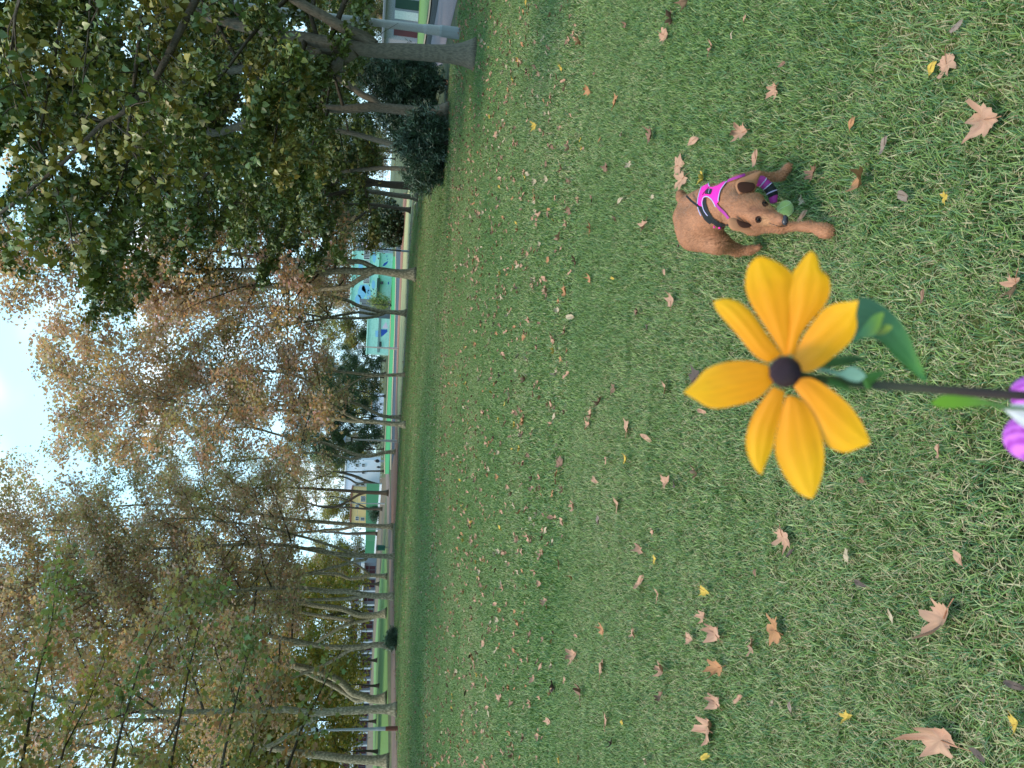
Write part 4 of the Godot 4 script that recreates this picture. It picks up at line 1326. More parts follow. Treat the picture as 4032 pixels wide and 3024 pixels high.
func lamp(label: String, base: Array, tall: float, pole: Material, radius: float, foot_col: Material, globe := false):
	var at = gp(base[0], base[1], SOIL)
	var root = thing("street_lamp", label, "lamp", at, "park lamps on tall posts")
	var b := MB.new()
	b.lathe([[radius * 1.25, -0.05], [radius * 1.2, 0.9], [radius * 1.0, 0.98], [radius * 0.62, tall - 0.75], [radius * 0.9, tall - 0.72], [radius * 0.9, tall - 0.66], [0.001, tall - 0.66]], 14)
	part("pole", b, pole, root)
	b = MB.new()
	b.lathe([[radius * 1.45, -0.05], [radius * 1.4, 0.5], [radius * 1.22, 0.55]], 14)
	part("base", b, foot_col, root)
	var lit = mat(Color(0.80, 0.82, 0.84), 0.35)
	var black = mat(Color(0.10, 0.10, 0.11), 0.5)
	if globe:
		b = MB.new()
		b.ball(Vector3(0, tall - 0.42, 0), Vector3(0.25, 0.25, 0.25), 9)
		part("globe", b, lit, root)
		return
	b = MB.new()
	b.lathe([[radius * 0.9, tall - 0.66], [0.13, tall - 0.56], [0.15, tall - 0.53]], 8)
	part("bracket", b, black, root)
	b = MB.new()
	b.lathe([[0.14, tall - 0.53], [0.24, tall - 0.16]], 4)
	part("glass", b, lit, root)
	b = MB.new()
	for k in 4:
		var a = TAU * k / 4
		var d = Vector3(cos(a), 0, sin(a))
		b.tube([d * 0.145 + Vector3(0, tall - 0.53, 0), d * 0.245 + Vector3(0, tall - 0.16, 0)], [0.014, 0.014], 4)
	part("lantern_frame", b, black, root)
	b = MB.new()
	b.lathe([[0.29, tall - 0.16], [0.28, tall - 0.13], [0.13, tall - 0.02], [0.05, tall], [0.03, tall + 0.06], [0.001, tall + 0.08]], 8)
	part("cap", b, mat(Color(0.5, 0.55, 0.62), 0.45), root)

func make_lamps():
	var grey = mat(Color(0.52, 0.54, 0.55), 0.55)
	var pale = grain([[0.0, Color(0.55, 0.55, 0.55)], [1.0, Color(0.72, 0.71, 0.70)]], 2.0, 0.04, 5, 0.7, 0.0, 221)
	var dark = mat(Color(0.16, 0.15, 0.15), 0.6)
	var rust = mat(Color(0.38, 0.20, 0.14), 0.8)
	lamp("grey lamp post with a rust brown foot beside the path", [1566, 2868], 4.15, grey, 0.07, rust)
	lamp("pale lamp post beside the low mint house", [1567, 1373], 3.9, pale, 0.085, pale)
	lamp("pale lamp post near the crooked plane tree", [1563, 1737], 4.1, pale, 0.08, pale)
	lamp("thin dark lamp post beside the dry verge and the lilac house", [1610, 990], 3.7, dark, 0.055, grey)
	lamp("thin dark lamp post against the larger mint building", [1543, 1203], 6.0, dark, 0.07, dark)
	lamp("thin lamp post before the yellow house", [1515, 1984], 6.0, grey, 0.08, pale)
	lamp("globe lamp by the dark thick trunk", [1500, 2084], 6.4, grey, 0.08, grey, true)
	lamp("thick weathered grey post beside the flared tree", [1812, 132], 6.4, pale, 0.105, grey)
	lamp("slim grey post behind the slanting trunk", [1640, 588], 4.4, grey, 0.07, grey)

func make_people():
	var coat = mat(Color(0.06, 0.06, 0.09), 0.85)
	for s in [["person in a dark coat and pale trousers by the white flats", [1511, 1816], 1.0, Color(0.5, 0.55, 0.68)], ["smaller person in dark clothes beside the railing", [1508, 1840], 0.74, Color(0.10, 0.10, 0.13)]]:
		var at = gp(s[1][0], s[1][1], 0.0)
		var k = s[2]
		var root = thing("person", s[0], "person", at, "people walking by the court")
		var bones = []
		for side in [-1, 1]:
			bones.append([Vector3(0.10 * side, 0.90, 0), Vector3(0.11 * side, 0.48, 0.05 * side), 0.09, 0.065])
			bones.append([Vector3(0.11 * side, 0.48, 0.05 * side), Vector3(0.12 * side, 0.08, 0.02), 0.062, 0.045])
			bones.append([Vector3(0.12 * side, 0.06, 0.0), Vector3(0.13 * side, 0.04, 0.14), 0.045, 0.04])
			bones.append([Vector3(0.19 * side, 1.40, 0), Vector3(0.26 * side, 1.12, 0.0), 0.065, 0.055])
			bones.append([Vector3(0.26 * side, 1.12, 0), Vector3(0.22 * side, 0.88, 0.10), 0.05, 0.04])
		bones.append([Vector3(0, 0.95, 0), Vector3(0, 1.15, 0), 0.17, 0.16])
		bones.append([Vector3(0, 1.15, 0), Vector3(0, 1.38, 0), 0.16, 0.17])
		bones.append([Vector3(0, 1.45, 0), Vector3(0, 1.54, 0.01), 0.06, 0.055])
		bones.append([Vector3(0, 1.60, 0.01), Vector3(0, 1.65, 0.0), 0.085, 0.09])
		for q in bones:
			for j in 4:
				q[j] *= k
		var f = Field.new(bones, 0.035, 45.0 / k)
		var trousers: Color = s[3].srgb_to_linear()
		var b = f.skin(func(p: Vector3) -> Color: return trousers if p.y < 0.82 * k else (Color(0.012, 0.012, 0.018) if p.y < 1.5 * k or p.z < 0.02 else Color(0.4, 0.24, 0.18)))
		part("body", b, mat(Color.WHITE, 0.85, true), root)

# ---------------------------------------------------------------- bodies: tapered bones joined smoothly, skinned by surface nets
class Field:
	var lo: Vector3
	var cell: float
	var nx: int
	var ny: int
	var nz: int
	var acc := PackedFloat32Array()
	var kk: float
	var bones: Array
	func _init(list: Array, size: float, k: float):
		bones = list
		cell = size
		kk = k
		var a = Vector3.ONE * 1e9
		var b = -a
		var margin = 3.5 / k + size * 2.0
		for q in list:
			for j in 2:
				var e = Vector3.ONE * (q[2 + j] + margin)
				a = a.min(q[j] - e)
				b = b.max(q[j] + e)
		lo = a
		nx = int((b.x - a.x) / cell) + 2
		ny = int((b.y - a.y) / cell) + 2
		nz = int((b.z - a.z) / cell) + 2
		acc.resize(nx * ny * nz)
		for q in list:
			var reach = maxf(q[2], q[3]) + margin
			var p0: Vector3 = q[0]
			var p1: Vector3 = q[1]
			var d = p1 - p0
			var dd = maxf(d.length_squared(), 1e-9)
			var r0: float = q[2]
			var r1: float = q[3]
			var m0 = (p0.min(p1) - Vector3.ONE * reach - lo) / cell
			var m1 = (p0.max(p1) + Vector3.ONE * reach - lo) / cell
			for z in range(maxi(0, int(m0.z)), mini(nz, int(m1.z) + 1)):
				for y in range(maxi(0, int(m0.y)), mini(ny, int(m1.y) + 1)):
					var row = (z * ny + y) * nx
					for x in range(maxi(0, int(m0.x)), mini(nx, int(m1.x) + 1)):
						var p = lo + Vector3(x, y, z) * cell
						var t = clampf((p - p0).dot(d) / dd, 0.0, 1.0)
						var s = (p - p0 - d * t).length() - lerpf(r0, r1, t)
						if s < 4.0 / kk:
							acc[row + x] += exp(-kk * s)
	func at(x: int, y: int, z: int) -> float:
		var a = acc[(z * ny + y) * nx + x]
		return -log(a) / kk if a > 1e-12 else 1.0
	func near(p: Vector3) -> float:
		# field at any point, straight from the bones
		var a = 0.0
		for q in bones:
			var d: Vector3 = q[1] - q[0]
			var t = clampf((p - q[0]).dot(d) / maxf(d.length_squared(), 1e-9), 0.0, 1.0)
			var s = (p - q[0] - d * t).length() - lerpf(q[2], q[3], t)
			if s < 4.0 / kk:
				a += exp(-kk * s)
		return -log(a) / kk if a > 1e-12 else 0.05
	func slope(p: Vector3) -> Vector3:
		var e = 0.003
		return Vector3(near(p + Vector3(e, 0, 0)) - near(p - Vector3(e, 0, 0)), near(p + Vector3(0, e, 0)) - near(p - Vector3(0, e, 0)), near(p + Vector3(0, 0, e)) - near(p - Vector3(0, 0, e))).normalized()
	func hit(from: Vector3, along: Vector3) -> Variant:
		# first point of the surface on a line, or null
		var d = along.normalized()
		var t = 0.0
		for k in 90:
			var s = near(from + d * t)
			if s < 0.0004:
				return from + d * t
			t += maxf(s * 0.8, 0.0006)
			if t > 2.0:
				return null
		return null
	func skin(paint: Callable) -> MB:
		var b := MB.new()
		var id := PackedInt32Array()
		id.resize(acc.size())
		id.fill(-1)
		var ins := PackedByteArray()
		ins.resize(acc.size())
		for k in acc.size():
			ins[k] = 1 if acc[k] > 1.0 else 0
		var corner = [0, 1, nx, nx + 1, nx * ny, nx * ny + 1, nx * ny + nx, nx * ny + nx + 1]
		for z in nz - 1:
			for y in ny - 1:
				for x in nx - 1:
					var k = (z * ny + y) * nx + x
					var sum = ins[k] + ins[k + 1] + ins[k + nx] + ins[k + nx + 1] + ins[k + nx * ny] + ins[k + nx * ny + 1] + ins[k + nx * ny + nx] + ins[k + nx * ny + nx + 1]
					if sum == 0 or sum == 8:
						continue
					var c = Vector3.ZERO
					var n = 0
					var val = []
					for j in 8:
						val.append(at(x + (j & 1), y + ((j >> 1) & 1), z + (j >> 2)))
					for e in [[0, 1], [2, 3], [4, 5], [6, 7], [0, 2], [1, 3], [4, 6], [5, 7], [0, 4], [1, 5], [2, 6], [3, 7]]:
						var u: float = val[e[0]]
						var w: float = val[e[1]]
						if (u < 0.0) != (w < 0.0):
							var f = clampf(u / (u - w), 0.0, 1.0)
							var pa = Vector3(e[0] & 1, (e[0] >> 1) & 1, e[0] >> 2)
							var pb = Vector3(e[1] & 1, (e[1] >> 1) & 1, e[1] >> 2)
							c += pa.lerp(pb, f)
							n += 1
					if n == 0:
						continue
					var p = lo + (Vector3(x, y, z) + c / n) * cell
					id[k] = b.vert(p, paint.call(p))
		var sy = nx
		var sz = nx * ny
		for z in range(1, nz - 1):
			for y in range(1, ny - 1):
				for x in range(1, nx - 1):
					var k = (z * ny + y) * nx + x
					if ins[k] != ins[k + 1]:
						put(b, id[k], id[k - sy], id[k - sy - sz], id[k - sz], ins[k] == 1)
					if ins[k] != ins[k + sy]:
						put(b, id[k], id[k - sz], id[k - sz - 1], id[k - 1], ins[k] == 1)
					if ins[k] != ins[k + sz]:
						put(b, id[k], id[k - 1], id[k - 1 - sy], id[k - sy], ins[k] == 1)
		return b
	func put(b: MB, p: int, q: int, r: int, s: int, flip: bool):
		if p < 0 or q < 0 or r < 0 or s < 0:
			return
		if flip:
			b.quad(p, q, r, s)
		else:
			b.quad(s, r, q, p)

# ---------------------------------------------------------------- the dog
var dog_field: Field
var dog_at: Vector3

func zp(a: float, b: float) -> Vector2:
	# a place in the enlarged view of the dog -> photo point
	return Vector2(2600.0 + a / 3.16, 640.0 + b / 3.16)

func on_dog(p: Vector2, off: float) -> Variant:
	var eye = Vector3(0, EYE, 0)
	var d = ray(p.x, p.y).normalized()
	var start = eye + d * 2.4
	var h = dog_field.hit(start - dog_at, d)
	if h == null:
		return null
	return h + dog_field.slope(h) * off

# a piece of webbing laid on the coat: photo outline (enlarged view) filled by a fine mesh
func drape(outline: Array, off: float, thick: float, step := 2.4) -> MB:
	var poly := PackedVector2Array()
	for o in outline:
		poly.append(zp(o[0], o[1]))
	var a = poly[0]
	var c = poly[0]
	for p in poly:
		a = a.min(p)
		c = c.max(p)
	var b := MB.new()
	var nx = int((c.x - a.x) / step) + 2
	var ny = int((c.y - a.y) / step) + 2
	var top = {}
	for j in ny:
		for i in nx:
			var p = a + Vector2(i, j) * step
			if not Geometry2D.is_point_in_polygon(p, poly):
				# pull points just outside onto the outline
				var best = 1e9
				var bp = p
				for k in poly.size():
					var s = Geometry2D.get_closest_point_to_segment(p, poly[k], poly[(k + 1) % poly.size()])
					if s.distance_to(p) < best:
						best = s.distance_to(p)
						bp = s
				if best > step * 0.75:
					continue
				p = bp
			var h = on_dog(p, off)
			if h != null:
				top[j * nx + i] = h
	var id = {}
	for j in ny - 1:
		for i in nx - 1:
			var ks = [j * nx + i, j * nx + i + 1, (j + 1) * nx + i + 1, (j + 1) * nx + i]
			if not (top.has(ks[0]) and top.has(ks[1]) and top.has(ks[2]) and top.has(ks[3])):
				continue
			if top[ks[0]].distance_to(top[ks[2]]) > 0.03 or top[ks[1]].distance_to(top[ks[3]]) > 0.03:
				continue
			for k in ks:
				if not id.has(k):
					id[k] = b.vert(top[k])
			b.quad(id[ks[3]], id[ks[2]], id[ks[1]], id[ks[0]])
	return b

# a cord or strap along photo points (enlarged view), laid on the coat
func cord(pts: Array, off: float, radius: float, flat := 1.0) -> MB:
	var b := MB.new()
	var line = []
	for k in pts.size() - 1:
		for j in 6:
			var p0 = Vector2(pts[maxi(k - 1, 0)][0], pts[maxi(k - 1, 0)][1])
			var p1 = Vector2(pts[k][0], pts[k][1])
			var p2 = Vector2(pts[k + 1][0], pts[k + 1][1])
			var p3 = Vector2(pts[mini(k + 2, pts.size() - 1)][0], pts[mini(k + 2, pts.size() - 1)][1])
			var q = p1.cubic_interpolate(p2, p0, p3, j / 6.0)
			var h = on_dog(zp(q.x, q.y), off)
			if h != null and (line.is_empty() or line[-1].distance_to(h) < 0.05):
				line.append(h)
	if line.size() < 2:
		return b
	var rr = []
	for k in line.size():
		rr.append(radius)
	b.tube(line, rr, 6)
	return b

func band(pts: Array, width: float, off: float) -> MB:
	# strap of a width (enlarged view) along a line
	var up = []
	var dn = []
	for k in pts.size():
		var a = Vector2(pts[maxi(k - 1, 0)][0], pts[maxi(k - 1, 0)][1])
		var c = Vector2(pts[mini(k + 1, pts.size() - 1)][0], pts[mini(k + 1, pts.size() - 1)][1])
		var n = (c - a).normalized().orthogonal() * width * 0.5
		up.append([pts[k][0] + n.x, pts[k][1] + n.y])
		dn.push_front([pts[k][0] - n.x, pts[k][1] - n.y])
	return drape(up + dn, off, 0.0)

func make_dog():
	var at = gp(3000, 850, 0.0)
	dog_at = at
	var P = func(x, y, z) -> Vector3: return px(x, y, z) - at
	var bones = [
		# trunk
		[P.call(2735, 885, 3.42), P.call(2790, 850, 3.32), 0.082, 0.076],
		[P.call(2790, 845, 3.32), P.call(2850, 800, 3.20), 0.072, 0.080],
		[P.call(2850, 805, 3.20), P.call(2905, 775, 3.13), 0.080, 0.062],
		[P.call(2700, 855, 3.47), P.call(2740, 905, 3.40), 0.056, 0.072],
		[P.call(2715, 812, 3.48), P.call(2800, 780, 3.30), 0.050, 0.058],
		# neck and head
		[P.call(2870, 795, 3.14), P.call(2925, 815, 3.03), 0.058, 0.048],
		[P.call(2935, 818, 3.01), P.call(2958, 826, 2.985), 0.050, 0.045],
		[P.call(2962, 825, 2.975), P.call(3010, 842, 2.935), 0.040, 0.029],
		[P.call(3010, 843, 2.935), P.call(3078, 864, 2.875), 0.0235, 0.0145],
		[P.call(3000, 855, 2.955), P.call(3066, 878, 2.900), 0.022, 0.012],
		# brows and cheeks
		[P.call(2994, 802, 2.945), P.call(3000, 810, 2.94), 0.013, 0.013],
		[P.call(2972, 857, 2.945), P.call(2980, 856, 2.94), 0.013, 0.013],
		[P.call(2975, 790, 2.99), P.call(2985, 870, 2.985), 0.026, 0.024],
		# near foreleg
		[P.call(2895, 845, 3.08), P.call(2965, 888, 3.01), 0.050, 0.034],
		[P.call(2965, 888, 3.01), P.call(3075, 893, 2.945), 0.030, 0.0205],
		[P.call(3075, 893, 2.945), P.call(3185, 891, 2.885), 0.0180, 0.0145],
		[P.call(3185, 891, 2.885), P.call(3240, 905, 2.855), 0.0145, 0.0160],
		[P.call(3240, 905, 2.855), P.call(3256, 912, 2.845), 0.0150, 0.012],
		[P.call(3240, 897, 2.852), P.call(3262, 899, 2.838), 0.0080, 0.0072],
		[P.call(3242, 910, 2.850), P.call(3266, 912, 2.836), 0.0080, 0.0072],
		[P.call(3240, 921, 2.852), P.call(3260, 924, 2.838), 0.0078, 0.0070],
		# far foreleg, flung out
		[P.call(2915, 730, 3.12), P.call(2975, 702, 3.13), 0.046, 0.026],
		[P.call(2975, 702, 3.13), P.call(3072, 694, 3.16), 0.021, 0.0145],
		[P.call(3072, 694, 3.16), P.call(3098, 664, 3.155), 0.0125, 0.0105],
		[P.call(3098, 664, 3.155), P.call(3106, 652, 3.14), 0.011, 0.009],
		# near hind leg
		[P.call(2735, 925, 3.40), P.call(2825, 956, 3.33), 0.070, 0.047],
		[P.call(2825, 956, 3.33), P.call(2902, 985, 3.385), 0.042, 0.0215],
		[P.call(2900, 990, 3.385), P.call(2952, 986, 3.37), 0.018, 0.0145],
		[P.call(2952, 986, 3.37), P.call(2988, 974, 3.345), 0.0145, 0.011],
		# far hind leg, behind the chest
		[P.call(2745, 830, 3.50), P.call(2830, 815, 3.48), 0.055, 0.034],
		[P.call(2830, 815, 3.48), P.call(2890, 835, 3.55), 0.030, 0.017],
		[P.call(2890, 835, 3.55), P.call(2930, 825, 3.50), 0.015, 0.013],
		# tail, curled up short
		[P.call(2700, 800, 3.50), P.call(2682, 776, 3.53), 0.024, 0.018],
		[P.call(2682, 776, 3.53), P.call(2676, 760, 3.50), 0.017, 0.013],
	]
	dog_field = Field.new(bones, 0.0062, 110.0)
	var root = thing("dog", "short haired tan brown dog in a pink harness turning after the ball", "dog", at)
	var n := FastNoiseLite.new()
	n.frequency = 26.0
	n.fractal_octaves = 3
	var big := FastNoiseLite.new()
	big.frequency = 7.0
	var nose = P.call(3090, 868, 2.865)
	var muzzle = P.call(3050, 860, 2.89)
	var stripe0 = P.call(2965, 825, 2.935)
	var stripe1 = P.call(3035, 838, 2.90)
	var tail = P.call(2678, 764, 3.51)
	var crown = P.call(2940, 818, 2.97)
	var sides = [P.call(3030, 815, 2.92), P.call(3015, 870, 2.92)]
	var paint = func(p: Vector3) -> Color:
		var c = Color(0.36, 0.16, 0.082)
		c = c.lerp(Color(0.27, 0.11, 0.052), clampf(0.5 + big.get_noise_3dv(p) * 1.2, 0, 1) * 0.45)
		c *= 1.0 + 0.22 * n.get_noise_3d(p.x * 1.0, p.y * 0.35, p.z)
		# markings of the coat: dark blaze between the eyes, fawn cheeks and brows, dusky tail tip
		var t = clampf((p - stripe0).dot(stripe1 - stripe0) / (stripe1 - stripe0).length_squared(), 0, 1)
		var ds = (p - stripe0.lerp(stripe1, t)).length()
		c = c.lerp(Color(0.15, 0.055, 0.027), smoothstep(0.020, 0.005, ds) * 0.85)
		for s in sides:
			c = c.lerp(Color(0.50, 0.27, 0.14), smoothstep(0.035, 0.012, p.distance_to(s)) * 0.6)
		c = c.lerp(Color(0.30, 0.13, 0.09), smoothstep(0.028, 0.016, p.distance_to(nose)) * 0.5)
		c = c.lerp(Color(0.12, 0.055, 0.03), smoothstep(0.03, 0.012, p.distance_to(tail)) * 0.6)
		return c * Color(0.98, 0.86, 0.74)
	var coat = mat(Color.WHITE, 0.72, true)
	coat.rim_enabled = true
	coat.rim = 0.35
	coat.rim_tint = 0.6
	coat.heightmap_enabled = true
	coat.heightmap_scale = 0.12
	coat.heightmap_texture = noise_tex(0.09, 4, [], 256, 301)
	coat.uv1_triplanar = true
	coat.uv1_scale = Vector3(9, 3, 9)
	part("body", dog_field.skin(paint), coat, root)
	# short fur lying back over the coat
	make_fur(root, paint)

	var wet = mat(Color(0.02, 0.015, 0.015), 0.25)
	wet.metallic_specular = 0.25
	var rimmed = mat(lin(0.03, 0.014, 0.011), 0.8)
	rimmed.metallic_specular = 0.15
	for e in [[1305, 506, 42, 50], [1222, 706, 40, 42]]:
		var ring = []
		for k in 14:
			ring.append([e[0] + cos(TAU * k / 14) * e[2], e[1] + sin(TAU * k / 14) * e[3]])
		var lid = part("eyelid", drape(ring, 0.0026, 0.0, 1.2), rimmed, root)
		var q = zp(e[0], e[1])
		var h = on_dog(q, -0.0050)
		if h == null:
			h = P.call(q.x, q.y, 2.94)
		var b := MB.new()
		b.ball(h, Vector3.ONE * 0.0108, 10)
		part("eye", b, wet, lid)
	var face_bs = Basis(cam_r, cam_u, -cam_fw)
	var nb := MB.new()
	var nn = P.call(3091, 867, 2.866)
	nb.ball(nn, Vector3(0.0195, 0.0125, 0.012), 10, Color(1, 1, 1), face_bs)
	var nz = part("nose", nb, mat(Color(0.16, 0.14, 0.17), 0.34), root)
	nb = MB.new()
	for s in [-1, 1]:
		nb.ball(nn + cam_r * 0.0085 * s - cam_u * 0.0035 - cam_fw * 0.0095, Vector3(0.0042, 0.003, 0.0024), 6, Color(1, 1, 1), face_bs)
	part("nostril", nb, mat(Color(0.02, 0.02, 0.02), 0.6), nz)
	part("mouth", cord([[1580, 780], [1530, 800], [1470, 790], [1410, 770], [1340, 745]], 0.0006, 0.0017), mat(lin(0.06, 0.03, 0.02), 0.6), root)
	part("mouth", cord([[1400, 570], [1450, 610], [1500, 640], [1540, 665]], 0.0006, 0.0015), mat(lin(0.06, 0.03, 0.02), 0.6), root)
	# ears: soft flaps folded back, the hollow of each turned to the viewer
	var tan_fur = mat(lin(0.34, 0.137, 0.062), 0.75)
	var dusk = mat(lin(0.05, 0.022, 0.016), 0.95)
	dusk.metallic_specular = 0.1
	var ear = part("ear", lobe([[935, 300], [948, 235], [1000, 195], [1090, 160], [1180, 122], [1256, 106], [1250, 150], [1222, 210], [1195, 290], [1160, 372], [1060, 402], [975, 390]], 3.005, -0.020, 0.010), tan_fur, root)
	part("ear_hollow", lobe([[958, 300], [972, 255], [1030, 240], [1110, 246], [1168, 262], [1180, 305], [1148, 352], [1065, 376], [992, 366]], 2.984, 0.004, 0.010), dusk, ear)
	ear = part("ear", lobe([[850, 720], [880, 690], [930, 690], [985, 705], [1050, 735], [1130, 765], [1180, 810], [1215, 862], [1120, 878], [990, 858], [895, 838], [852, 790]], 2.985, -0.018, 0.010), tan_fur, root)
	part("ear_hollow", lobe([[948, 706], [1000, 726], [1065, 745], [1128, 772], [1108, 806], [1030, 812], [975, 778]], 2.966, 0.003, 0.008), dusk, ear)
	make_harness(root)

# a soft flap with a traced outline, domed, with thickness
func lobe(outline: Array, z: float, tilt: float, bulge: float) -> MB:
	var b := MB.new()
	var mid = Vector2.ZERO
	for o in outline:
		mid += zp(o[0], o[1]) / outline.size()
	var smooth = []
	var n = outline.size()
	for k in n:
		for j in 4:
			var g = func(i): return zp(outline[(i + n) % n][0], outline[(i + n) % n][1])
			smooth.append(g.call(k).cubic_interpolate(g.call(k + 1), g.call(k - 1), g.call(k + 2), j / 4.0))
	for face_side in [-1.0, 1.0]:
		var rings = []
		var c = b.vert(px(mid.x, mid.y, z + tilt * 0.0 + bulge * face_side * (1.0 if tilt < 0.0 else 0.4)) - dog_at)
		for s in [0.35, 0.65, 0.88, 1.0]:
			var ring = []
			for p in smooth:
				var q: Vector2 = mid.lerp(p, s)
				ring.append(b.vert(px(q.x, q.y, z + bulge * face_side * sqrt(maxf(0.0, 1.0 - s * s)) * (1.0 if tilt < 0.0 else 0.4)) - dog_at))
			rings.append(ring)
		var m = smooth.size()
		for k in m:
			var k1 = (k + 1) % m
			b.tri(c, rings[0][k], rings[0][k1])
			for s in 3:
				b.quad(rings[s][k], rings[s + 1][k], rings[s + 1][k1], rings[s][k1])
	return b

func make_fur(root: Node3D, paint: Callable):
	var r := RandomNumberGenerator.new()
	r.seed = 77
	var src = root.get_node("body").mesh.surface_get_arrays(0)
	var v: PackedVector3Array = src[Mesh.ARRAY_VERTEX]
	var nn: PackedVector3Array = src[Mesh.ARRAY_NORMAL]
	var b := MB.new()
	var flow = (px(2700, 850, 3.5) - px(2930, 815, 3.05)).normalized()
	for k in v.size():
		var p = v[k]
		var n = dog_field.slope(p)
		for j in 3:
			var q = p + Vector3(r.randf_range(-1, 1), r.randf_range(-1, 1), r.randf_range(-1, 1)) * 0.004
			q -= n * dog_field.near(q)
			var lay = (flow - n * flow.dot(n) + Vector3(r.randf_range(-1, 1), r.randf_range(-1, 1) - 0.5, r.randf_range(-1, 1)) * 0.35).normalized()
			var tip = q + lay * r.randf_range(0.007, 0.013) + n * r.randf_range(0.0014, 0.0032)
			var side = lay.cross(n).normalized() * 0.0009
			var c: Color = paint.call(q) * r.randf_range(0.68, 1.3)
			b.tri(b.vert(q - side, c), b.vert(q + side, c), b.vert(tip, c))
	var m = mat(Color.WHITE, 0.6, true)
	part("fur", b, m, root).set_meta("kind", "stuff")

func make_harness(root: Node3D):
	var pink = mat(Color(0.93, 0.10, 0.62), 0.6)
	var black = mat(Color(0.045, 0.045, 0.06), 0.75)
	var silver = mat(Color(0.72, 0.66, 0.80), 0.4)
	var violet = mat(Color(0.62, 0.16, 0.50), 0.7)
	var h := Node3D.new()
	h.name = "harness"
	root.add_child(h)
	h.set_meta("label", "hot pink harness with silver piping and black straps")
	part("back_panel", drape([[478, 500], [500, 380], [535, 285], [590, 268], [612, 312], [660, 316], [720, 296], [790, 250], [840, 248], [765, 345], [742, 430], [740, 490], [700, 528], [660, 470], [600, 428], [555, 440], [540, 500], [536, 548], [485, 530]], 0.006, 0.0), pink, h)
	part("piping", cord([[478, 520], [496, 400], [535, 285]], 0.007, 0.0022), silver, h)
	part("piping", cord([[600, 262], [612, 308], [660, 316], [720, 298], [790, 250], [835, 232]], 0.007, 0.0022), silver, h)
	part("piping", cord([[842, 245], [765, 345], [742, 430], [738, 490]], 0.007, 0.0022), silver, h)
	part("piping", cord([[705, 548], [660, 472], [600, 430], [552, 445], [540, 510], [560, 590], [610, 660]], 0.007, 0.0022), silver, h)
	part("label_patch", drape([[572, 400], [590, 340], [660, 345], [640, 408]], 0.0085, 0.0), mat(Color(0.10, 0.08, 0.12), 0.6), h)
	part("patch_print", cord([[628, 350], [622, 372], [618, 396]], 0.0095, 0.0012), silver, h)
	part("strap", band([[545, 450], [548, 520], [580, 610], [640, 700], [720, 760], [800, 790], [850, 790]], 62, 0.005), black, h)
	part("strap", band([[500, 530], [540, 610], [580, 690], [640, 740]], 52, 0.0055), black, h)
	part("piping", cord([[482, 540], [500, 600], [528, 660]], 0.0075, 0.0022), silver, h)
	part("neck_strap", band([[700, 510], [760, 580], [820, 640], [862, 690]], 34, 0.006), violet, h)
	part("neck_strap", band([[800, 262], [880, 225], [960, 195], [1050, 165]], 32, 0.006), violet, h)
	part("stud", cord([[672, 778], [684, 782]], 0.008, 0.005), pink, h)
	part("stud", cord([[732, 788], [746, 792]], 0.008, 0.005), pink, h)
	# grab handle standing off the back
	var b := MB.new()
	var line = []
	var rr = []
	for s in [[600, 265, 0.006], [520, 262, 0.012], [440, 278, 0.020], [392, 320, 0.026], [380, 375, 0.028], [395, 440, 0.026], [430, 500, 0.018], [490, 545, 0.007]]:
		var p = zp(s[0], s[1])
		var q = on_dog(p, s[2])
		if q == null:
			continue
		line.append(q)
		rr.append(0.0045)
	if line.size() > 2:
		b.tube(line, rr, 7)
		part("handle", b, black, h)
	# chest piece below the chin
	var c := MB.new()
	var chest = []
	for s in [[1160, 215], [1260, 235], [1330, 290], [1380, 350], [1405, 420], [1410, 500]]:
		var p = zp(s[0], s[1])
		chest.append(px(p.x, p.y, 3.045) - dog_at)
	var cr = [0.020, 0.022, 0.020, 0.019, 0.018, 0.014]
	c.tube(chest, cr, 10)
	var cp = part("chest_strap", c, violet, h)
	for s in [[0.25, silver], [0.42, silver], [0.66, silver]]:
		var k = s[0] * (chest.size() - 1)
		var p0 = chest[int(k)].lerp(chest[int(k) + 1], k - int(k))
		var d = (chest[int(k) + 1] - chest[int(k)]).normalized()
		var ring := MB.new()
		ring.tube([p0 - d * 0.0025, p0 + d * 0.0025], [0.0222, 0.0222], 12)
		part("piping", ring, s[1], cp)
	var dk := MB.new()
	dk.tube([chest[2] + cam_r * 0.002, chest[3], chest[4]], [0.0212, 0.0205, 0.0195], 10)
	part("strap", dk, black, cp)

func make_ball():
	var at = gp(3092, 822, 0.033)
	var root = thing("tennis_ball", "worn yellow green tennis ball in the grass by the dog's muzzle", "ball", at)
	var b := MB.new()
	b.ball(Vector3.ZERO, Vector3.ONE * 0.0328, 18)
	var m = grain([[0.0, Color(0.58, 0.66, 0.34)], [0.5, Color(0.68, 0.75, 0.42)], [1.0, Color(0.76, 0.80, 0.54)]], 9.0, 0.05, 4, 0.95, 0.3, 311)
	m.rim_enabled = true
	m.rim = 0.5
	part("felt", b, m, root)
	var seam := MB.new()
	var pts = []
	var rr = []
	for k in 49:
		var t = TAU * k / 48
		var p = Vector3(cos(t) + 0.32 * cos(3 * t), sin(t) - 0.32 * sin(3 * t), 1.13 * sin(2 * t)).normalized() * 0.0329
		pts.append(Basis(Vector3(1, 0.4, 0.2).normalized(), 0.9) * p)
		rr.append(0.0011)
	seam.tube(pts, rr, 5, Color(1, 1, 1), false)
	part("seam", seam, mat(Color(0.78, 0.82, 0.66), 0.8), root)

# ---------------------------------------------------------------- the flower held up before the lens
const FLOWER_Z := 0.30

func fz(a: float, b: float) -> Vector2:
	return Vector2(2600.0 + a / 1.443, 900.0 + b / 1.443)

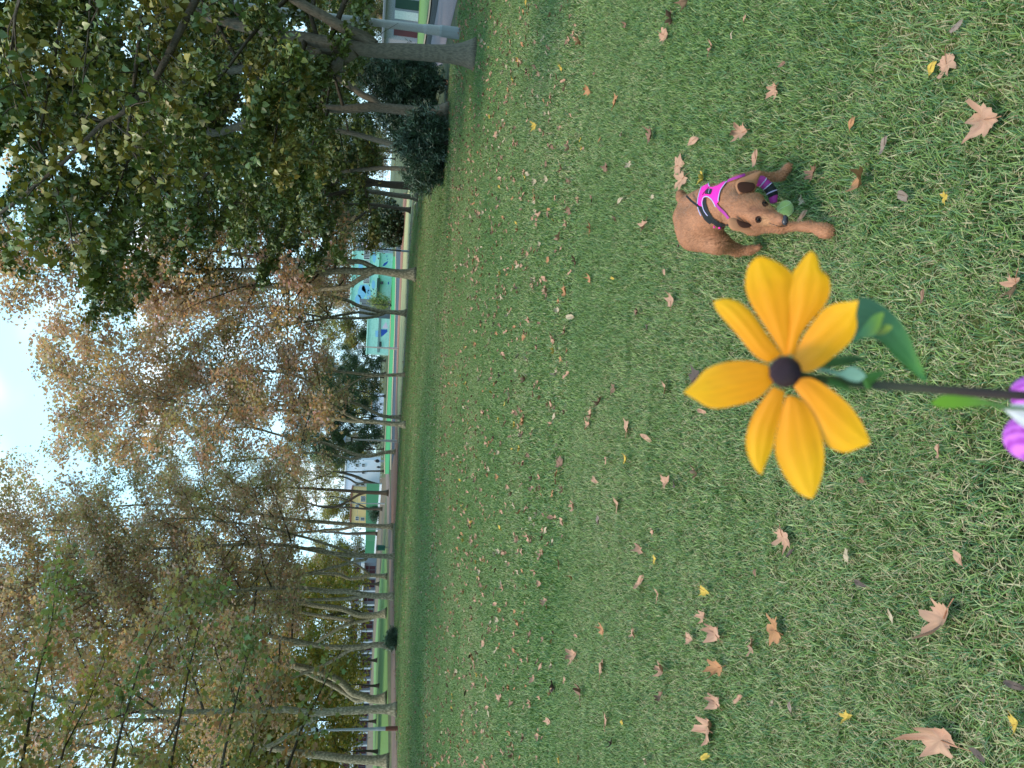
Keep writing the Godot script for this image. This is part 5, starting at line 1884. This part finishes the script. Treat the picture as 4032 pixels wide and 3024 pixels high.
# a petal between two traced edges (base to tip), at its own distance, bowed and with thickness
func petal(left: Array, right: Array, bow: float, dip: float, tipz: float, center: Vector3, cols: Array, sd: int, map: Callable, z0 := FLOWER_Z) -> MB:
	var b := MB.new()
	var n = 18
	var w = 12
	var grid = []
	var nz := FastNoiseLite.new()
	nz.seed = sd
	nz.frequency = 1.0
	for i in n + 1:
		var u = float(i) / n
		var l: Vector2 = along(left, u)
		var r: Vector2 = along(right, u)
		var row = []
		for j in w + 1:
			var t = float(j) / w
			var q: Vector2 = map.call(l.lerp(r, t))
			# towards the viewer: channelled across, arched along
			var z = z0 + dip * (1.0 - u) + tipz * u * u - bow * 0.22 * sin(PI * t) * sin(PI * minf(u * 0.9 + 0.1, 1.0)) + 0.0001 * sin(t * 17.0 + sd) * sin(PI * u)
			var p = px(q.x, q.y, z)
			var c: Color = cols[0].lerp(cols[1], smoothstep(0.15, 0.85, u))
			# veins and flecks of the petal's own colour
			var s = 0.96 + 0.05 * sin(t * 34.0 + nz.get_noise_2d(u * 3.0, t) * 2.0) + 0.10 * nz.get_noise_2d(t * 14.0, u * 5.0)
			c = c * s
			row.append([p, c])
		grid.append(row)
	var ids = []
	for i in n + 1:
		var row = []
		for j in w + 1:
			row.append(b.vert(grid[i][j][0] - center, grid[i][j][1]))
		ids.append(row)
	for i in n:
		for j in w:
			b.quad(ids[i][j], ids[i + 1][j], ids[i + 1][j + 1], ids[i][j + 1])
	# under side
	var base = b.v.size()
	for k in base:
		b.vert(b.v[k] + cam_fw * 0.0005, b.c[k] * 0.9)
	var lim = b.ix.size()
	for k in range(0, lim, 3):
		b.tri(b.ix[k] + base, b.ix[k + 2] + base, b.ix[k + 1] + base)
	return b

func along(pts: Array, u: float) -> Vector2:
	# even walk along a smooth line through points
	var f = u * (pts.size() - 1)
	var k = mini(int(f), pts.size() - 2)
	var g = func(i): return Vector2(pts[clampi(i, 0, pts.size() - 1)][0], pts[clampi(i, 0, pts.size() - 1)][1])
	return g.call(k).cubic_interpolate(g.call(k + 1), g.call(k - 1), g.call(k + 2), f - k)

func make_flower():
	var mid = fz(700, 815)
	var at = px(mid.x, mid.y, FLOWER_Z)
	var root = thing("yellow_coneflower", "yellow flower with dark brown cone held up on a hairy dark stem", "flower", at)
	var orange = Color(1.0, 0.32, 0.003)
	var yellow = Color(1.0, 0.45, 0.003)
	var pm = mat(Color.WHITE, 0.5, true)
	pm.backlight_enabled = true
	pm.backlight = Color(0.3, 0.24, 0.08)
	var petals = [
		[[[640, 880], [560, 960], [450, 1000], [300, 1022], [200, 970], [135, 932]], [[612, 775], [500, 752], [370, 760], [262, 800], [200, 868], [135, 928]], 0.0030, 0.0],
		[[[615, 762], [540, 722], [430, 590], [350, 500], [315, 450], [306, 415]], [[692, 716], [650, 660], [585, 570], [520, 478], [450, 418], [370, 398], [310, 410]], 0.0025, 0.001],
		[[[700, 722], [600, 560], [520, 430], [486, 330], [500, 220], [545, 165]], [[745, 716], [752, 560], [756, 400], [752, 270], [700, 214], [640, 180], [575, 158]], 0.0030, -0.002],
		[[[722, 716], [738, 560], [736, 440], [730, 290], [780, 215], [830, 150], [856, 128]], [[765, 720], [800, 600], [880, 500], [938, 430], [966, 350], [955, 275], [912, 235], [890, 160], [866, 130]], 0.0026, 0.0015],
		[[[755, 722], [800, 640], [850, 560], [930, 460], [1000, 425], [1080, 415], [1124, 408]], [[790, 795], [830, 817], [900, 792], [990, 722], [1082, 640], [1116, 560], [1112, 490], [1126, 412]], 0.0032, -0.001],
		[[[785, 858], [850, 848], [950, 900], [1060, 990], [1130, 1080], [1172, 1160], [1192, 1218]], [[762, 900], [800, 960], [880, 1110], [930, 1210], [990, 1256], [1060, 1272], [1130, 1246], [1188, 1226]], 0.0032, 0.0],
		[[[760, 950], [820, 990], [880, 1080], [920, 1200], [932, 1310], [912, 1430], [868, 1532]], [[722, 950], [700, 1010], [670, 1120], [653, 1260], [690, 1370], [740, 1450], [800, 1512], [858, 1534]], 0.0030, -0.0015],
		[[[708, 925], [690, 1030], [660, 1140], [640, 1240], [600, 1330], [578, 1396]], [[640, 900], [572, 990], [520, 1080], [490, 1180], [494, 1270], [530, 1350], [570, 1396]], 0.0026, 0.001],
	]
	var n = 0
	for p in petals:
		part("petal", petal(p[0], p[1], p[2], 0.0022 + 0.0004 * (n % 3), p[3], at, [orange, yellow], n * 13 + 3, func(q: Vector2) -> Vector2: return fz(q.x, q.y)), pm, root)
		n += 1
	# the cone: a dome of tiny florets
	var b := MB.new()
	var bs = Basis(cam_r, -cam_fw, cam_u)
	var dome = func(i, k) -> Vector3:
		var th = i
		return bs * Vector3(sin(th) * cos(k) * 0.0056, cos(th) * 0.0070, sin(th) * sin(k) * 0.0056)
	b.ball(-cam_fw * 0.001, Vector3(0.0052, 0.0064, 0.0052), 10, Color(0.018, 0.006, 0.010), bs)
	for k in 190:
		var th = acos(1.0 - 1.02 * (k + 0.5) / 190.0)
		var ph = k * 2.39996
		var p = dome.call(th, ph) - cam_fw * 0.001
		var s = 0.0007
		b.ball(p, Vector3.ONE * s, 3, Color(0.024, 0.008, 0.014) * (0.7 + 0.7 * fmod(k * 0.618, 1.0)))
	part("cone", b, mat(Color.WHITE, 0.6, true), root)
	# stem
	var line = []
	var rr = []
	var cs = []
	var pts = [[3090, 1475, 0.306], [3200, 1492, 0.312], [3330, 1505, 0.314], [3430, 1514, 0.312], [3600, 1527, 0.309], [3800, 1542, 0.305], [4032, 1558, 0.302], [4250, 1572, 0.30], [4600, 1590, 0.298]]
	for k in pts.size():
		line.append(px(pts[k][0], pts[k][1], pts[k][2]) - at)
		rr.append(0.0019 if k > 0 else 0.0026)
		cs.append(Color(0.05, 0.075, 0.02) if k < 3 else Color(0.045, 0.04, 0.02) if k < 5 else Color(0.04, 0.024, 0.02))
	b = MB.new()
	b.tube(line, rr, 10, Color(1, 1, 1), true, cs)
	var r := RandomNumberGenerator.new()
	r.seed = 8
	for k in 900:
		var f = r.randf() * (line.size() - 2)
		var p = line[int(f)].lerp(line[int(f) + 1], f - int(f))
		var d = (cam_r * r.randf_range(-1, 1) + cam_u * r.randf_range(-0.4, 0.4) - cam_fw * r.randf_range(-1, 1)).normalized()
		var s = cam_u * 0.00008
		b.tri(b.vert(p + d * 0.0017 - s, Color(0.14, 0.11, 0.08)), b.vert(p + d * 0.0017 + s, Color(0.14, 0.11, 0.08)), b.vert(p + d * 0.0031, Color(0.18, 0.15, 0.11)))
	var st = part("stem", b, mat(Color.WHITE, 0.7, true), root)
	# leaves and sepals, traced in the enlarged view of the stem
	var lz = func(q: Vector2) -> Vector2: return Vector2(3250.0 + q.x / 3.318, 1150.0 + q.y / 3.318)
	var gm = mat(Color.WHITE, 0.55, true)
	gm.backlight_enabled = true
	gm.backlight = Color(0.4, 0.5, 0.25)
	var dk = Color(0.045, 0.13, 0.055)
	var md = Color(0.075, 0.21, 0.03)
	part("leaf", petal([[300, 620], [380, 570], [560, 590], [720, 640], [900, 830], [1100, 1010], [1250, 1140], [1318, 1165]], [[380, 100], [520, 66], [690, 140], [860, 260], [1000, 420], [1090, 560], [1180, 790], [1250, 930], [1324, 1160]], -0.004, 0.012, -0.002, at, [dk, md], 5, lz, 0.312), gm, root)
	part("leaf", petal([[330, 640], [420, 560], [520, 420], [600, 330], [680, 280], [755, 262]], [[400, 660], [480, 610], [580, 590], [660, 540], [720, 440], [770, 280]], 0.003, 0.006, 0.0, at, [Color(0.09, 0.22, 0.09), Color(0.20, 0.30, 0.03)], 6, lz, 0.305), gm, root)
	part("leaf", petal([[660, 520], [720, 470], [790, 420], [870, 445]], [[680, 560], [760, 552], [830, 510], [876, 460]], 0.002, 0.004, 0.0, at, [Color(0.10, 0.15, 0.02), Color(0.20, 0.26, 0.02)], 7, lz, 0.307), gm, root)
	part("sepal", petal([[-120, 980], [60, 1010], [200, 1040], [330, 975], [450, 1010], [530, 1090]], [[-120, 1020], [60, 1060], [200, 1100], [330, 1160], [450, 1170], [530, 1100]], 0.002, 0.003, 0.0, at, [Color(0.16, 0.30, 0.22), Color(0.22, 0.36, 0.26)], 8, lz, 0.304), gm, root)
	part("sepal", petal([[-140, 900], [100, 860], [280, 830], [420, 840], [520, 870]], [[-140, 1010], [100, 980], [280, 950], [420, 920], [530, 880]], 0.002, 0.006, 0.004, at, [Color(0.05, 0.14, 0.02), Color(0.03, 0.09, 0.025)], 9, lz, 0.310), gm, root)
	part("sepal", petal([[-100, 1060], [60, 1120], [200, 1180], [330, 1260], [480, 1290], [600, 1230]], [[-100, 1110], [60, 1210], [200, 1260], [330, 1300], [480, 1310], [610, 1240]], 0.002, 0.004, 0.0, at, [Color(0.05, 0.15, 0.02), Color(0.10, 0.22, 0.03)], 10, lz, 0.308), gm, root)
	part("sepal", petal([[520, 1080], [580, 1050], [700, 1030], [840, 1040]], [[540, 1230], [620, 1190], [720, 1110], [845, 1045]], 0.002, 0.0, 0.0, at, [Color(0.06, 0.18, 0.02), Color(0.08, 0.19, 0.04)], 11, lz, 0.309), gm, root)
	part("sepal", petal([[480, 1000], [540, 1080], [580, 1170], [610, 1240]], [[500, 1190], [530, 1250], [570, 1270], [612, 1246]], 0.0015, 0.0, 0.0, at, [Color(0.06, 0.17, 0.02), Color(0.06, 0.16, 0.02)], 14, lz, 0.306), gm, root)
	# small leaf lower on the stem and the pale bract below it
	var sz = func(q: Vector2) -> Vector2: return Vector2(3400.0 + q.x / 2.074, 1100.0 + q.y / 2.074)
	part("leaf", petal([[1500, 1080], [1300, 1045], [1150, 1030], [1000, 985], [850, 958], [650, 948], [556, 1008]], [[1500, 1090], [1300, 1068], [1150, 1060], [1000, 1030], [850, 1046], [650, 1050], [554, 1014]], 0.001, 0.0, 0.0, at, [Color(0.10, 0.18, 0.07), Color(0.16, 0.33, 0.02)], 12, sz, 0.295), gm, root)
	part("bract", petal([[1700, 980], [1500, 1000], [1311, 1015], [1230, 1018], [1150, 1058]], [[1700, 1420], [1500, 1300], [1311, 1205], [1210, 1120], [1152, 1062]], 0.002, 0.0, 0.0, at, [Color(0.72, 0.66, 0.66), Color(0.78, 0.72, 0.70)], 13, sz, 0.297), mat(Color.WHITE, 0.6, true), root)
	make_hand()

# the gloved hand that holds the stem; only the tips of two fingers show at the edge of the picture
func make_hand():
	var at = px(4300, 1620, 0.31)
	var root = thing("gloved_hand", "hand in a purple ribbed knit glove pinching the flower stem", "hand", at)
	var P = func(x, y, z) -> Vector3: return px(x, y, z) - at
	var bones = [
		# thumb, crossing behind the stem
		[P.call(4062, 1552, 0.318), P.call(4200, 1545, 0.318), 0.0078, 0.0092],
		[P.call(4200, 1545, 0.318), P.call(4420, 1480, 0.31), 0.0092, 0.0108],
		[P.call(4420, 1480, 0.31), P.call(4680, 1460, 0.29), 0.0112, 0.0150],
		# forefinger
		[P.call(4058, 1722, 0.315), P.call(4150, 1700, 0.314), 0.0098, 0.0102],
		[P.call(4150, 1700, 0.314), P.call(4260, 1760, 0.34), 0.0100, 0.0104],
		[P.call(4260, 1760, 0.34), P.call(4520, 1740, 0.345), 0.0104, 0.0115],
		# middle finger
		[P.call(4270, 1620, 0.302), P.call(4330, 1720, 0.312), 0.0088, 0.0095],
		[P.call(4330, 1720, 0.312), P.call(4400, 1800, 0.345), 0.0096, 0.0102],
		[P.call(4400, 1800, 0.345), P.call(4600, 1770, 0.345), 0.0102, 0.0112],
		# ring finger
		[P.call(4450, 1625, 0.300), P.call(4490, 1720, 0.308), 0.0082, 0.0090],
		[P.call(4490, 1720, 0.308), P.call(4540, 1800, 0.338), 0.0090, 0.0096],
		[P.call(4540, 1800, 0.338), P.call(4720, 1770, 0.335), 0.0096, 0.0106],
		# little finger
		[P.call(4610, 1640, 0.296), P.call(4640, 1720, 0.302), 0.0072, 0.0080],
		[P.call(4640, 1720, 0.302), P.call(4680, 1780, 0.325), 0.0080, 0.0086],
		[P.call(4680, 1780, 0.325), P.call(4800, 1750, 0.32), 0.0086, 0.0100],
		# palm and wrist
		[P.call(4560, 1700, 0.338), P.call(4860, 1640, 0.30), 0.0180, 0.0200],
		[P.call(4700, 1560, 0.31), P.call(4860, 1640, 0.29), 0.0190, 0.0200],
		[P.call(4860, 1640, 0.295), P.call(5300, 1640, 0.24), 0.0215, 0.0260],
	]
	var f = Field.new(bones, 0.0016, 600.0)
	# ribs of the knit, dyed light and dark in turn
	var paint = func(p: Vector3) -> Color:
		var s = sin(p.dot(cam_r * 0.72 - cam_u * 0.55 + cam_fw * 0.4) * TAU / 0.0033 + 2.0 * sin(p.dot(cam_u) * 260.0))
		return Color(0.30, 0.035, 0.32).lerp(Color(0.56, 0.13, 0.58), smoothstep(-0.5, 0.5, s))
	var b = f.skin(paint)
	part("glove", b, mat(Color.WHITE, 0.85, true), root)

func _ready():
	rng.seed = 4242
	make_light()
	make_ground()
	print("ground")
	make_buildings()
	print("buildings")
	make_trees()
	print("trees")
	make_grass()
	print("grass")
	make_leaves()
	print("leaves")
	make_dog()
	make_ball()
	print("dog")
	make_flower()
	print("flower")
